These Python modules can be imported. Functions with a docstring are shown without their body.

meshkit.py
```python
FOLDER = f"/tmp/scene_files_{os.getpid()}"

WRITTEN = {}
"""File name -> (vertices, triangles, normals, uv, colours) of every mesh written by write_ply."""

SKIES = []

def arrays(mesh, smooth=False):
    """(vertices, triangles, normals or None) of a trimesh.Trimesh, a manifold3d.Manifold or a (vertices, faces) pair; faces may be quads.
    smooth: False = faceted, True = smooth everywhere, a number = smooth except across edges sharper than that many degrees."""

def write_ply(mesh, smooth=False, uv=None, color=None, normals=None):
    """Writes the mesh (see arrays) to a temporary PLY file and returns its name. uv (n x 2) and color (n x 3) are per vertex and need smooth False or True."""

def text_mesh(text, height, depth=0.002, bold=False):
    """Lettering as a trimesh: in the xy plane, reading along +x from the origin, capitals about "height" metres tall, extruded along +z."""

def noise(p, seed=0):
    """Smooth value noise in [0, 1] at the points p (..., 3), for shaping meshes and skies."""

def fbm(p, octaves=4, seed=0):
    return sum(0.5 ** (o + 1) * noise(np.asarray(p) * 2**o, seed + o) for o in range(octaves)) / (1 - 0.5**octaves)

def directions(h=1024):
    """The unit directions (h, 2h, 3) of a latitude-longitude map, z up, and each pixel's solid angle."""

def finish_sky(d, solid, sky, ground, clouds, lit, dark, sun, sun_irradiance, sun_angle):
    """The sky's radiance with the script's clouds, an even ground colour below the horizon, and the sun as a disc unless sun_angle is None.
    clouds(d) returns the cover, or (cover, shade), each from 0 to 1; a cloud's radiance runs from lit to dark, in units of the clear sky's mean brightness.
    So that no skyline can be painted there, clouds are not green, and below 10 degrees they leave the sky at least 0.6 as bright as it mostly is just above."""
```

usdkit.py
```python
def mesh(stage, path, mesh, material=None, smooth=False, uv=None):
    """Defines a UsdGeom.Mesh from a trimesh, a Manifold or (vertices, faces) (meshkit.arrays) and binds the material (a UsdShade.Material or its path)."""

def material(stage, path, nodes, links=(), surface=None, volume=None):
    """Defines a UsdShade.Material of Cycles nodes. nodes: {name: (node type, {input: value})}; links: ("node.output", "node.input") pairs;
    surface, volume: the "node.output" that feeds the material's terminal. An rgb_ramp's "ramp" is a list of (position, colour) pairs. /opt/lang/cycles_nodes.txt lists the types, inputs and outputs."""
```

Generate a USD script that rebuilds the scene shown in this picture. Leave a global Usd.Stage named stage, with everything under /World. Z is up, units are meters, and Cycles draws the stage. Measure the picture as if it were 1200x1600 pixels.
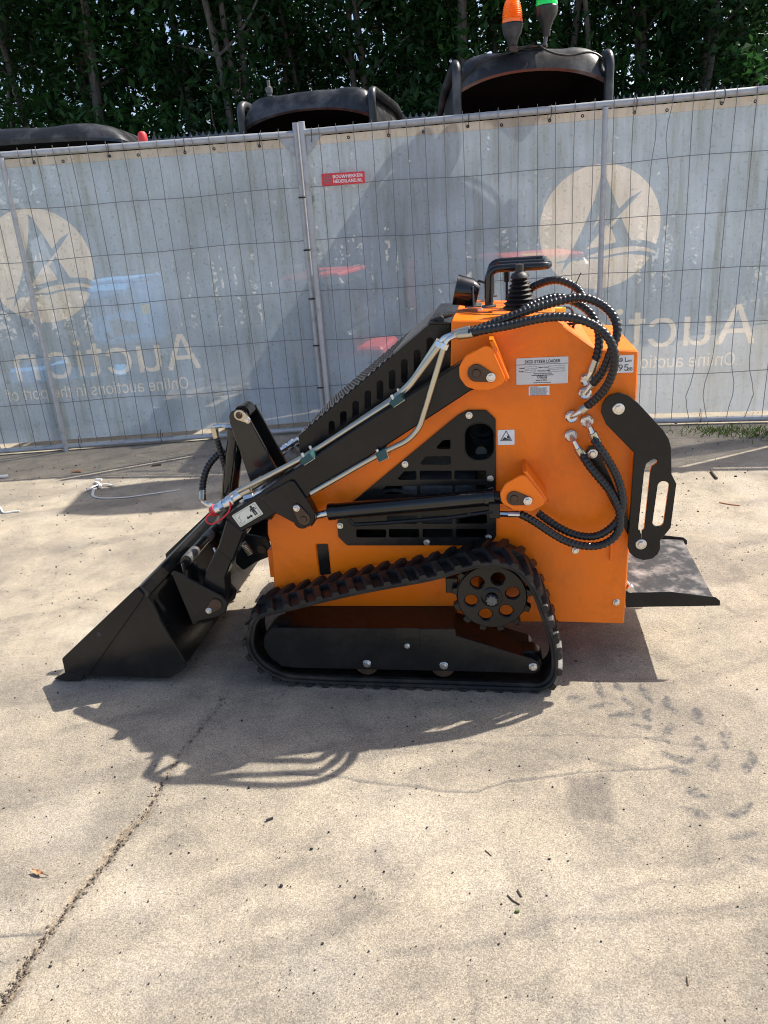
import math, glob
import numpy as np, trimesh, shapely
from shapely.geometry import Polygon, LineString, Point, box as sbox
from shapely import affinity
from shapely.ops import unary_union
from scipy.interpolate import CubicSpline
from pxr import Usd, UsdGeom, UsdLux, UsdShade, Sdf, Gf, Vt
import usdkit, meshkit

stage = Usd.Stage.CreateInMemory()
UsdGeom.SetStageUpAxis(stage, UsdGeom.Tokens.z)
UsdGeom.SetStageMetersPerUnit(stage, 1.0)
world = UsdGeom.Xform.Define(stage, '/World')
stage.SetDefaultPrim(world.GetPrim())
UsdGeom.Scope.Define(stage, '/World/Looks')

# ---------------------------------------------------------------- camera, sky, sun
EXPOSURE, SUN, SKY = 1.0, 1.0, 0.112
cam = UsdGeom.Camera.Define(stage, '/World/camera')
cam.CreateHorizontalApertureAttr(24.0); cam.CreateVerticalApertureAttr(32.0)
cam.CreateFocalLengthAttr(24.04); cam.CreateClippingRangeAttr(Gf.Vec2f(0.05, 1000))
cam.CreateExposureAttr(EXPOSURE)
r_ = [0.997403,-0.025692,-0.067281,0.072020,0.355812,0.931779,-0.000000,-0.934204,0.356738]
cam.AddTransformOp().Set(Gf.Matrix4d(r_[0], r_[1], r_[2], 0, r_[3], r_[4], r_[5], 0, r_[6], r_[7], r_[8], 0, 0, 0, 1.44, 1))
SV = np.array([.835, .345, 1.0]); SV /= np.linalg.norm(SV)          # towards the sun
dome = UsdLux.DomeLight.Define(stage, '/World/sky')
sky_m = usdkit.material(stage, '/World/Looks/sky_light', {
    's': ('sky_texture', {'sky_type': 'single_scattering', 'sun_disc': False, 'sun_elevation': float(math.asin(SV[2])),
                          'sun_rotation': float(math.atan2(SV[0], SV[1])), 'aerosol_density': 2.6, 'air_density': .8}),
    'b': ('background_shader', {'strength': SKY})}, [('s.color', 'b.color')], surface='b.background')
UsdShade.MaterialBindingAPI.Apply(dome.GetPrim()).Bind(sky_m)
sun = UsdLux.DistantLight.Define(stage, '/World/sun')
sun.CreateIntensityAttr(SUN); sun.CreateAngleAttr(0.5); sun.CreateColorAttr(Gf.Vec3f(1.0, .95, .86))
sun.GetPrim().CreateAttribute('inputs:normalize', Sdf.ValueTypeNames.Bool).Set(True)
zx = np.cross([0, 0, 1], SV); zx /= np.linalg.norm(zx); zy = np.cross(SV, zx)
sun.AddTransformOp().Set(Gf.Matrix4d(*zx, 0, *zy, 0, *SV, 0, 0, 0, 20, 1))
for p_, k_ in ((dome, 'structure'), (sun, 'helper')):
    p_.GetPrim().SetCustomDataByKey('kind', k_)
sky = dome.GetPrim(); sky.SetCustomDataByKey('label', 'bright sky seen in small gaps through the hedge'); sky.SetCustomDataByKey('category', 'sky')

# ---------------------------------------------------------------- materials
def M(name, nodes, links, surface='p.BSDF', volume=None):
    return usdkit.material(stage, '/World/Looks/' + name, nodes, links, surface=surface, volume=volume)

def paint(name, col, rough, dust=(.32, .26, .19), dust_amt=.12, bump=.04, metallic=0., spec=.5, scale=1., rvar=.12, coat=0., grime=.0, wave=.0):
    """a coated surface with faint dust, uneven gloss and slight waviness"""
    return M(name, {
        'g': ('geometry', {}), 'n1': ('noise_texture', {'scale': 7 * scale, 'detail': 6., 'roughness': .65}),
        'n2': ('noise_texture', {'scale': 60 * scale, 'detail': 5., 'roughness': .7}),
        'r1': ('map_range', {'from_min': .48, 'from_max': .8, 'to_min': 0., 'to_max': dust_amt}),
        'mx': ('mix_color', {'a': col, 'b': dust}), 'rr': ('map_range', {'from_min': .3, 'from_max': .7, 'to_min': rough - rvar * .5, 'to_max': rough + rvar}),
        'bp': ('bump', {'strength': bump, 'distance': .004}), 'bw': ('bump', {'strength': wave, 'distance': .02}), 'n3': ('noise_texture', {'scale': 3.3 * scale, 'detail': 8., 'roughness': .72, 'distortion': .6}),
        'r3': ('map_range', {'from_min': .5, 'from_max': .78, 'to_min': 0., 'to_max': grime}), 'mg': ('mix_color', {'b': (.035, .028, .022)}),
        'p': ('principled_bsdf', {'metallic': metallic, 'specular_ior_level': spec, 'coat_weight': coat, 'coat_roughness': .08})},
        [('g.position', 'n1.vector'), ('g.position', 'n2.vector'), ('n1.fac', 'r1.value'), ('r1.result', 'mx.fac'), ('mx.result', 'mg.a'), ('g.position', 'n3.vector'), ('n3.fac', 'r3.value'), ('r3.result', 'mg.fac'), ('mg.result', 'p.base_color'), ('n3.fac', 'bw.height'), ('bw.normal', 'bp.normal'),
         ('n1.fac', 'rr.value'), ('rr.result', 'p.roughness'), ('n2.fac', 'bp.height'), ('bp.normal', 'p.normal')])

MAT = {}
MAT['orange'] = paint('orange_paint', (.93, .185, .003), .32, dust=(.48, .17, .05), dust_amt=.20, bump=.03, spec=.4, grime=.34, wave=.16)
MAT['black'] = paint('black_paint', (.0065, .006, .0055), .16, dust=(.10, .085, .07), dust_amt=.09, bump=.035, rvar=.12, spec=.33, wave=.12)
MAT['gloss'] = paint('gloss_black_paint', (.005, .005, .005), .10, dust_amt=.03, bump=.02, rvar=.06, coat=.2, wave=.08)
MAT['rubber'] = paint('track_rubber', (.011, .0105, .010), .42, dust=(.15, .12, .09), dust_amt=.38, bump=.25, scale=1.6, spec=.35)
MAT['hose'] = paint('hose_wrap_plastic', (.008, .008, .0085), .24, dust_amt=.06, bump=.08)
MAT['plastic'] = paint('weathered_black_plastic', (.013, .0135, .015), .34, dust=(.19, .195, .20), dust_amt=.5, bump=.15, scale=.8)
MAT['lining'] = paint('dark_roof_lining', (.0035, .0035, .004), .9, dust=(.02, .02, .02), dust_amt=.15, spec=.03)
MAT['steel'] = paint('dull_steel', (.55, .49, .38), .22, dust=(.25, .17, .09), dust_amt=.25, bump=.03, metallic=.95)
MAT['chrome'] = paint('bright_zinc', (.72, .71, .69), .20, dust=(.3, .27, .2), dust_amt=.2, bump=.06, metallic=1., scale=2.)
MAT['pin'] = paint('oiled_pin_plate', (.06, .035, .022), .33, dust=(.2, .12, .06), dust_amt=.3, bump=.1, metallic=.35, scale=3.)
MAT['teal'] = paint('dark_teal_plastic', (.010, .055, .056), .42, dust_amt=.08)
MAT['red'] = paint('red_plastic', (.55, .02, .025), .4, dust_amt=.1)
MAT['worn'] = paint('worn_bare_metal', (.10, .10, .10), .42, dust=(.28, .27, .25), dust_amt=.6, bump=.2, metallic=.4, scale=4.)
MAT['white'] = paint('sticker_white', (.74, .73, .72), .28, dust_amt=.08, bump=.01)
MAT['silver'] = paint('sticker_silver', (.52, .55, .60), .25, dust=(.75, .72, .62), dust_amt=.5, bump=.01, metallic=.4)
MAT['cream'] = paint('sticker_cream', (.70, .68, .56), .35, dust_amt=.1, bump=.01)
MAT['ink'] = paint('sticker_ink', (.02, .02, .022), .5, dust_amt=.05, bump=0.)
MAT['ink_grey'] = paint('sticker_ink_grey', (.16, .16, .18), .5, dust_amt=.05, bump=0.)
MAT['yellow'] = paint('sticker_yellow', (.80, .62, .07), .4, dust_amt=.1)
MAT['galv'] = paint('galvanised_steel', (.40, .41, .42), .50, dust=(.28, .25, .21), dust_amt=.8, bump=.12, metallic=.55, scale=2.5)
MAT['wire'] = paint('fence_wire', (.16, .16, .17), .55, dust=(.2, .15, .1), dust_amt=.5, metallic=.4, scale=3.)
MAT['spike'] = paint('palisade_steel', (.075, .09, .115), .55, dust=(.1, .09, .08), dust_amt=.3, metallic=.2)
MAT['blue'] = paint('blue_panel_paint', (.13, .42, .85), .38, dust_amt=.12)
MAT['redpaint'] = paint('red_panel_paint', (.72, .06, .035), .40, dust_amt=.12)
MAT['sign_red'] = paint('sign_red', (.62, .035, .04), .45, dust_amt=.12)
MAT['glow_orange'] = M('amber_lens', {'p': ('principled_bsdf', {'base_color': (.95, .17, .015), 'roughness': .12, 'subsurface_weight': .5, 'subsurface_scale': .03, 'subsurface_radius': (1., .4, .1)})}, [])
MAT['glow_green'] = M('green_lens', {'p': ('principled_bsdf', {'base_color': (.01, .62, .12), 'roughness': .12, 'subsurface_weight': .5, 'subsurface_scale': .03, 'subsurface_radius': (.1, 1., .3)})}, [])
MAT['strap'] = paint('white_strap', (.60, .58, .54), .5, dust_amt=.35, scale=2.)
MAT['twig'] = paint('dry_twig', (.09, .055, .035), .8, dust_amt=.2)
MAT['leaf_dry'] = paint('dry_leaf', (.42, .21, .10), .7, dust_amt=.3)
MAT['grit'] = M('loose_grit', {'o': ('geometry', {}), 'r': ('rgb_ramp', {'ramp': [(0., (.03, .028, .028)), (.45, (.09, .075, .06)), (.8, (.25, .21, .16)), (1., (.5, .48, .45))]}),
                               'p': ('principled_bsdf', {'roughness': .85})}, [('o.random_per_island', 'r.fac'), ('r.color', 'p.base_color')])

MAT['gravel'] = M('joint_gravel', {'o': ('geometry', {}), 'r': ('rgb_ramp', {'ramp': [(0., (.10, .08, .06)), (.5, (.22, .18, .14)), (.85, (.36, .30, .23)), (1., (.5, .45, .4))]}),
                               'p': ('principled_bsdf', {'roughness': .85})}, [('o.random_per_island', 'r.fac'), ('r.color', 'p.base_color')])
# concrete yard: three shades of grime from noise plus the marks carried by the mesh's own primvars
MAT['ground'] = M('yard_concrete', {
    'g': ('geometry', {}), 'sc': ('mapping', {'mapping_type': 'point', 'scale': (1., 1., 0.)}),
    'big': ('noise_texture', {'scale': .9, 'detail': 5., 'roughness': .6, 'distortion': .4}),
    'mid': ('noise_texture', {'scale': 6., 'detail': 8., 'roughness': .70, 'distortion': .3}),
    'fine': ('noise_texture', {'scale': 300., 'detail': 3., 'roughness': .8}),
    'agg': ('voronoi_texture', {'scale': 300., 'randomness': 1.}),
    'pit': ('voronoi_texture', {'scale': 60., 'randomness': 1.}),
    'bigr': ('rgb_ramp', {'ramp': [(.30, (.268, .236, .192)), (.48, (.335, .290, .228)), (.62, (.380, .327, .254)), (.8, (.42, .360, .278))]}),
    'midr': ('rgb_ramp', {'ramp': [(.28, (.58, .58, .60)), (.42, (.86, .86, .85)), (.52, (1., .99, .97)), (.72, (1.20, 1.17, 1.11))]}),
    'finer': ('rgb_ramp', {'ramp': [(.32, (.58, .56, .54)), (.5, (1., 1., 1.)), (.66, (1.30, 1.29, 1.27))]}),
    'pitr': ('rgb_ramp', {'ramp': [(0., (.45, .42, .40)), (.05, (.6, .57, .55)), (.085, (1., 1., 1.))]}),
    'agr': ('separate_color', {}), 'agm': ('map_range', {'from_min': 0., 'from_max': 1., 'to_min': .68, 'to_max': 1.24}),
    'm1': ('mix', {'mix_type': 'multiply', 'fac': 1.}), 'm2': ('mix', {'mix_type': 'multiply', 'fac': 1.}),
    'm3': ('mix', {'mix_type': 'multiply', 'fac': .8}), 'm4': ('mix', {'mix_type': 'multiply', 'fac': .9}),
    'aj': ('attribute', {'attribute': 'joint'}), 'am': ('attribute', {'attribute': 'mark'}), 'as': ('attribute', {'attribute': 'stain'}), 'al': ('attribute', {'attribute': 'pale'}),
    'xs': ('mix_color', {'b': (.150, .132, .115)}), 'xm': ('mix_color', {'b': (.085, .085, .088)}), 'xj': ('mix_color', {}), 'xl': ('mix_color', {'b': (.56, .50, .42)}),
    'jr': ('rgb_ramp', {'ramp': [(.25, (.14, .11, .08)), (.5, (.25, .20, .145)), (.75, (.42, .35, .26))]}), 'jn': ('noise_texture', {'scale': 70., 'detail': 3.}),
    'b1': ('bump', {'strength': .55, 'distance': .003}), 'b2': ('bump', {'strength': .35, 'distance': .02}),
    'p': ('principled_bsdf', {'roughness': .92, 'specular_ior_level': .25})},
    [('g.position', 'sc.vector')] + [('sc.vector', k + '.vector') for k in ('big', 'mid', 'fine', 'agg', 'pit', 'jn')] +
    [('big.fac', 'bigr.fac'), ('mid.fac', 'midr.fac'), ('fine.fac', 'finer.fac'), ('pit.distance', 'pitr.fac'), ('agg.color', 'agr.color'), ('agr.r', 'agm.value'),
     ('bigr.color', 'm1.color1'), ('midr.color', 'm1.color2'), ('m1.color', 'xs.a'), ('as.fac', 'xs.fac'), ('xs.result', 'xl.a'), ('al.fac', 'xl.fac'), ('xl.result', 'xm.a'), ('am.fac', 'xm.fac'),
     ('jn.fac', 'jr.fac'), ('xm.result', 'xj.a'), ('jr.color', 'xj.b'), ('aj.fac', 'xj.fac'),
     ('xj.result', 'm2.color1'), ('finer.color', 'm2.color2'), ('m2.color', 'm3.color1'), ('pitr.color', 'm3.color2'), ('m3.color', 'm4.color1'), ('agm.result', 'm4.color2'),
     ('m4.color', 'p.base_color'), ('fine.fac', 'b1.height'), ('mid.fac', 'b2.height'), ('b1.normal', 'b2.normal'), ('b2.normal', 'p.normal')])

# open-weave printed banner: a share of the light passes straight through the weave, the rest is scattered by the cloth
def cloth(name, col, through, trans):
    return M(name, {
        'g': ('geometry', {}), 'st': ('mapping', {'mapping_type': 'point', 'scale': (9., 9., .7)}), 'sk': ('noise_texture', {'scale': 1.5, 'detail': 7., 'roughness': .7}),
        'sp': ('noise_texture', {'scale': 55., 'detail': 3.}), 'bl': ('noise_texture', {'scale': 2.2, 'detail': 5.}),
        'skr': ('rgb_ramp', {'ramp': [(.33, (.70, .67, .58)), (.46, (.92, .91, .88)), (.6, (1., 1., 1.))]}),
        'spr': ('rgb_ramp', {'ramp': [(.28, (.5, .47, .4)), (.42, (1., 1., 1.))]}), 'blr': ('rgb_ramp', {'ramp': [(.3, (.82, .82, .80)), (.65, (1.08, 1.08, 1.08))]}),
        'm1': ('mix', {'mix_type': 'multiply', 'fac': 1., 'color1': col}), 'm2': ('mix', {'mix_type': 'multiply', 'fac': .45}), 'm3': ('mix', {'mix_type': 'multiply', 'fac': 1.}),
        'bn': ('noise_texture', {'scale': 3., 'detail': 3.}), 'bp': ('bump', {'strength': .35, 'distance': .05}),
        'd': ('diffuse_bsdf', {}), 't': ('translucent_bsdf', {}), 'a': ('mix_closure', {'fac': trans}), 'tr': ('transparent_bsdf', {'color': (1., 1., 1.)}), 'o': ('mix_closure', {'fac': through})},
        [('g.position', 'st.vector'), ('st.vector', 'sk.vector'), ('g.position', 'sp.vector'), ('g.position', 'bl.vector'), ('g.position', 'bn.vector'), ('bn.fac', 'bp.height'),
         ('sk.fac', 'skr.fac'), ('sp.fac', 'spr.fac'), ('bl.fac', 'blr.fac'), ('skr.color', 'm1.color2'), ('m1.color', 'm2.color1'), ('spr.color', 'm2.color2'), ('m2.color', 'm3.color1'), ('blr.color', 'm3.color2'),
         ('m3.color', 'd.color'), ('m3.color', 't.color'), ('bp.normal', 'd.normal'), ('bp.normal', 't.normal'),
         ('d.BSDF', 'a.closure1'), ('t.BSDF', 'a.closure2'), ('a.closure', 'o.closure1'), ('tr.BSDF', 'o.closure2')], surface='o.closure')
MAT['banner'] = cloth('banner_grey_blue', (.59, .69, .765), .24, .18)
MAT['print'] = cloth('banner_print_beige', (.97, .92, .82), .20, .26)
MAT['hem'] = cloth('banner_hem', (.56, .52, .46), .05, .25)

def leafy(name, c1, c2, trans=.42):
    return M(name, {'g': ('geometry', {}), 'r': ('rgb_ramp', {'ramp': [(0., c1), (.55, c2), (.93, tuple(1.5 * v for v in c2)), (1., (.16, .13, .03))]}),
                    'p': ('principled_bsdf', {'roughness': .42, 'specular_ior_level': .25}), 't': ('translucent_bsdf', {}), 'x': ('mix_closure', {'fac': trans})},
             [('g.random_per_island', 'r.fac'), ('r.color', 'p.base_color'), ('r.color', 't.color'), ('p.BSDF', 'x.closure1'), ('t.BSDF', 'x.closure2')], surface='x.closure')
MAT['leaf1'] = leafy('laurel_leaves', (.024, .078, .018), (.08, .21, .045))
MAT['leaf2'] = leafy('dark_leaves', (.018, .058, .016), (.055, .15, .04))
MAT['grass'] = leafy('grass_blades', (.10, .16, .03), (.22, .27, .06))
MAT['bark'] = M('bark', {'g': ('geometry', {}), 'mp': ('mapping', {'mapping_type': 'point', 'scale': (1., 1., .2)}), 'n': ('noise_texture', {'scale': 30., 'detail': 6., 'roughness': .7}),
                         'r': ('rgb_ramp', {'ramp': [(.3, (.035, .03, .023)), (.5, (.08, .07, .055)), (.72, (.14, .125, .10))]}), 'b': ('bump', {'strength': .8, 'distance': .01}),
                         'p': ('principled_bsdf', {'roughness': .9})},
                [('g.position', 'mp.vector'), ('mp.vector', 'n.vector'), ('n.fac', 'r.fac'), ('r.color', 'p.base_color'), ('n.fac', 'b.height'), ('b.normal', 'p.normal')])

# ---------------------------------------------------------------- helpers
rng = np.random.default_rng(7)
TAKEN = set()

def free(parent, name):
    p, k = f'{parent}/{name}', 0
    while p in TAKEN:
        k += 1; p = f'{parent}/{name}_{k:03d}'
    TAKEN.add(p); return p

def keys(prim, label=None, cat=None, group=None, kind=None):
    for k, v in (('label', label), ('category', cat), ('group', group), ('kind', kind)):
        if v: prim.SetCustomDataByKey(k, v)
    return prim

def obj(name, mesh, mat, parent='/World', smooth=35, label=None, cat=None, group=None, kind=None):
    """defines ONE mesh prim under parent and returns its path"""
    p = free(parent, name)
    m = usdkit.mesh(stage, p, mesh, MAT[mat] if isinstance(mat, str) else mat, smooth=smooth)
    keys(m.GetPrim(), label, cat, group, kind)
    return p

def thing(name, label, cat, loc=(0, 0, 0), rotz=0., group=None):
    p = free('/World', name); x = UsdGeom.Xform.Define(stage, p)
    x.AddTranslateOp().Set(Gf.Vec3d(*map(float, loc)))
    if rotz: x.AddRotateZOp().Set(float(rotz))
    keys(x.GetPrim(), label, cat, group); return p

def node(name, parent):
    p = free(parent, name); UsdGeom.Xform.Define(stage, p); return p

def dup(src, name, label, loc, rotz, scale=(1, 1, 1)):
    p = free('/World', name); x = UsdGeom.Xform.Define(stage, p)
    x.GetPrim().GetReferences().AddInternalReference(src)
    x.ClearXformOpOrder(); x.AddTranslateOp().Set(Gf.Vec3d(*map(float, loc))); x.AddRotateZOp().Set(float(rotz)); x.AddScaleOp().Set(Gf.Vec3f(*map(float, scale)))
    x.GetPrim().SetInstanceable(True); keys(x.GetPrim(), label); return p

def cat(ms):
    v, f, o = [], [], 0
    for m in ms:
        a, b = (np.asarray(m.vertices), np.asarray(m.faces)) if hasattr(m, 'faces') else (np.asarray(m[0]), np.asarray(m[1]))
        v.append(a); f.append(b + o); o += len(a)
    return np.vstack(v), np.vstack(f)

def _inset(r, d):
    a, b = np.roll(r, 1, 0), np.roll(r, -1, 0)
    e0, e1 = r - a, b - r
    e0 /= np.maximum(np.linalg.norm(e0, axis=1, keepdims=True), 1e-9); e1 /= np.maximum(np.linalg.norm(e1, axis=1, keepdims=True), 1e-9)
    n0, n1 = np.stack([-e0[:, 1], e0[:, 0]], 1), np.stack([-e1[:, 1], e1[:, 0]], 1)
    m = n0 + n1; q = np.maximum((m * m).sum(1, keepdims=True) / 2, .35)
    return r + d * m / q

def _clean(r, eps=3e-4):
    r = np.asarray(r, float)[:, :2]
    if np.allclose(r[0], r[-1]): r = r[:-1]
    keep = np.linalg.norm(r - np.roll(r, 1, 0), axis=1) > eps
    return r[keep]

def ext(poly, y0, y1, b=.0015, holes=()):
    """a plate: an (x, z) outline with holes, from y0 (towards the camera) to y1, its edges chamfered by b; (vertices, faces)"""
    if not hasattr(poly, 'exterior'): poly = Polygon(poly, [h for h in holes])
    if not poly.is_valid: poly = poly.buffer(0)
    if hasattr(poly, 'geoms'):
        return cat([ext(g, y0, y1, b) for g in poly.geoms])
    poly = shapely.geometry.polygon.orient(poly, 1.0)
    rings = [_clean(poly.exterior.coords)] + [_clean(h.coords) for h in poly.interiors]
    V, F, o = [], [], 0
    ys = [(y0, b), (y0 + b, 0), (y1 - b, 0), (y1, b)] if b else [(y0, 0), (y1, 0)]
    ins = []
    for r in rings:
        n = len(r); q = _inset(r, b) if b else r; ins.append(q)
        for y, d in ys:
            p = q if d else r
            V.append(np.stack([p[:, 0], np.full(n, y), p[:, 1]], 1))
        i = np.arange(n); j = (i + 1) % n
        for k in range(len(ys) - 1):
            A, B = o + k * n, o + (k + 1) * n
            F.append(np.stack([A + i, B + i, B + j], 1)); F.append(np.stack([A + i, B + j, A + j], 1))
        o += n * len(ys)
    cp = Polygon(ins[0], [q for q in ins[1:]])
    if not cp.is_valid: cp = Polygon(rings[0], [q for q in rings[1:]])
    tv, tf = trimesh.creation.triangulate_polygon(cp, engine='earcut')
    a, b_, c = tv[tf[:, 0]], tv[tf[:, 1]], tv[tf[:, 2]]
    s = (b_[:, 0] - a[:, 0]) * (c[:, 1] - a[:, 1]) - (b_[:, 1] - a[:, 1]) * (c[:, 0] - a[:, 0])
    tf = np.where((s > 0)[:, None], tf, tf[:, ::-1])
    n = len(tv)
    V.append(np.stack([tv[:, 0], np.full(n, y0), tv[:, 1]], 1)); F.append(tf + o); o += n
    V.append(np.stack([tv[:, 0], np.full(n, y1), tv[:, 1]], 1)); F.append(tf[:, ::-1] + o)
    m = trimesh.Trimesh(np.vstack(V), np.vstack(F), process=False); m.merge_vertices(digits_vertex=6); 
    return np.asarray(m.vertices), np.asarray(m.faces)

def rnd(pts, r, r2=0.):
    p = Polygon(pts).buffer(0).buffer(-r, quad_segs=5).buffer(r, quad_segs=5)
    return p.buffer(r2, quad_segs=4).buffer(-r2, quad_segs=4) if r2 else p

def circ(x, z, r, n=24):
    t = np.arange(n) * 2 * np.pi / n
    return np.stack([x + r * np.cos(t), z + r * np.sin(t)], 1)

def bx(x0, x1, y0, y1, z0, z1, b=.002):
    return ext([(x0, z0), (x1, z0), (x1, z1), (x0, z1)], y0, y1, b)

def capsule2(a, c, r0, r1):
    """outline of two circles' hull, the tear shape of a pin plate or link"""
    return unary_union([Point(*a).buffer(r0, quad_segs=8), Point(*c).buffer(r1, quad_segs=8)]).convex_hull

def spline(pts, step):
    p = np.asarray(pts, float); t = np.r_[0, np.cumsum(np.linalg.norm(np.diff(p, axis=0), axis=1) ** .6)]
    cs = CubicSpline(t, p); q = cs(np.linspace(0, t[-1], 400))
    s = np.r_[0, np.cumsum(np.linalg.norm(np.diff(q, axis=0), axis=1))]
    u = np.linspace(0, s[-1], max(3, int(s[-1] / step)))
    return np.stack([np.interp(u, s, q[:, k]) for k in range(3)], 1), u

def frames(p, closed=False):
    t = (np.roll(p, -1, 0) - np.roll(p, 1, 0)) if closed else np.gradient(p, axis=0)
    t /= np.linalg.norm(t, axis=1, keepdims=True)
    u = np.cross(t[0], [0, 0, 1.] if abs(t[0][2]) < .9 else [1., 0, 0]); u /= np.linalg.norm(u)
    U = [u]
    for k in range(1, len(p)):
        u = u - t[k] * (u @ t[k]); u /= np.linalg.norm(u); U.append(u)
    U = np.array(U); return t, U, np.cross(t, U)

def tube(pts, r, n=10, closed=False, wob=None):
    p = np.asarray(pts, float); T, U, W = frames(p, closed); k = len(p)
    a = np.arange(n) * 2 * np.pi / n
    R = np.broadcast_to(np.asarray(r, float).reshape(-1, 1) if np.ndim(r) else float(r), (k, n)).copy()
    if wob is not None: R = R * wob(a)
    v = p[:, None] + R[..., None] * (np.cos(a)[None, :, None] * U[:, None] + np.sin(a)[None, :, None] * W[:, None])
    i, j = np.meshgrid(np.arange(k if closed else k - 1), np.arange(n), indexing='ij'); i2, j2 = (i + 1) % k, (j + 1) % n
    A, B, C, D = i * n + j, i2 * n + j, i2 * n + j2, i * n + j2
    f = np.vstack([np.stack([A, D, C], -1).reshape(-1, 3), np.stack([A, C, B], -1).reshape(-1, 3)])
    v = v.reshape(-1, 3)
    if not closed:
        v = np.vstack([v, p[0], p[-1]]); q = np.arange(n); q2 = (q + 1) % n; e = (k - 1) * n
        f = np.vstack([f, np.stack([np.full(n, k * n), q2, q], 1), np.stack([np.full(n, k * n + 1), e + q, e + q2], 1)])
    # outward winding
    c0 = v[f]; vol = np.einsum('ij,ij->i', c0[:, 0], np.cross(c0[:, 1], c0[:, 2])).sum()
    return v, (f if vol > 0 else f[:, ::-1])

def bent(pts, r, rad=.03, n=10):
    """a pipe along straight runs with rounded bends"""
    p = [np.asarray(q, float) for q in pts]; out = [p[0]]
    for k in range(1, len(p) - 1):
        a, b = p[k - 1] - p[k], p[k + 1] - p[k]; la, lb = np.linalg.norm(a), np.linalg.norm(b); d = min(rad, la * .45, lb * .45)
        s, e = p[k] + a / la * d, p[k] + b / lb * d
        out += [(1 - t) ** 2 * s + 2 * t * (1 - t) * p[k] + t * t * e for t in np.linspace(0, 1, 6)]
    return tube(np.array(out + [p[-1]]), r, n)

def hose(pts, r=.0115, pitch=.0128, amp=.22):
    p, u = spline(pts, pitch / 6)
    return tube(p, r, 11, wob=lambda a: 1 + amp * (np.abs(np.cos(np.pi * u[:, None] / pitch + a[None, :] / 2)) - .6))

def lathe(prof, at, axis='y', n=20):
    """prof: (radius, distance along the axis) pairs"""
    pr = np.asarray(prof, float); k = len(pr); a = np.arange(n) * 2 * np.pi / n
    L, c, s = np.repeat(pr[:, 1], n), (pr[:, :1] * np.cos(a)).ravel(), (pr[:, :1] * np.sin(a)).ravel()
    v = {'y': np.stack([c, L, s], 1), 'z': np.stack([c, -s, L], 1), 'x': np.stack([L, c, -s], 1)}[axis] + np.asarray(at, float)
    i, j = np.meshgrid(np.arange(k - 1), np.arange(n), indexing='ij'); j2 = (j + 1) % n
    A, B, C, D = i * n + j, (i + 1) * n + j, (i + 1) * n + j2, i * n + j2
    f = np.vstack([np.stack([A, B, C], -1).reshape(-1, 3), np.stack([A, C, D], -1).reshape(-1, 3)])
    c0 = v[f] - v.mean(0); vol = np.einsum('ij,ij->i', c0[:, 0], np.cross(c0[:, 1], c0[:, 2])).sum()
    return v, (f if vol > 0 else f[:, ::-1])

def mir(m, yc=.44):
    v, f = m; v = np.array(v); v[:, 1] = 2 * yc - v[:, 1]; return v, np.asarray(f)[:, ::-1]

def xf(m, R=None, t=(0, 0, 0)):
    v = np.asarray(m[0], float); v = v @ np.asarray(R).T if R is not None else v; return v + np.asarray(t, float), m[1]

def rz(d):
    c, s = math.cos(math.radians(d)), math.sin(math.radians(d)); return np.array([[c, -s, 0], [s, c, 0], [0, 0, 1]])

def ry(d):
    c, s = math.cos(math.radians(d)), math.sin(math.radians(d)); return np.array([[c, 0, -s], [0, 1, 0], [s, 0, c]])   # turns x towards z

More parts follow.
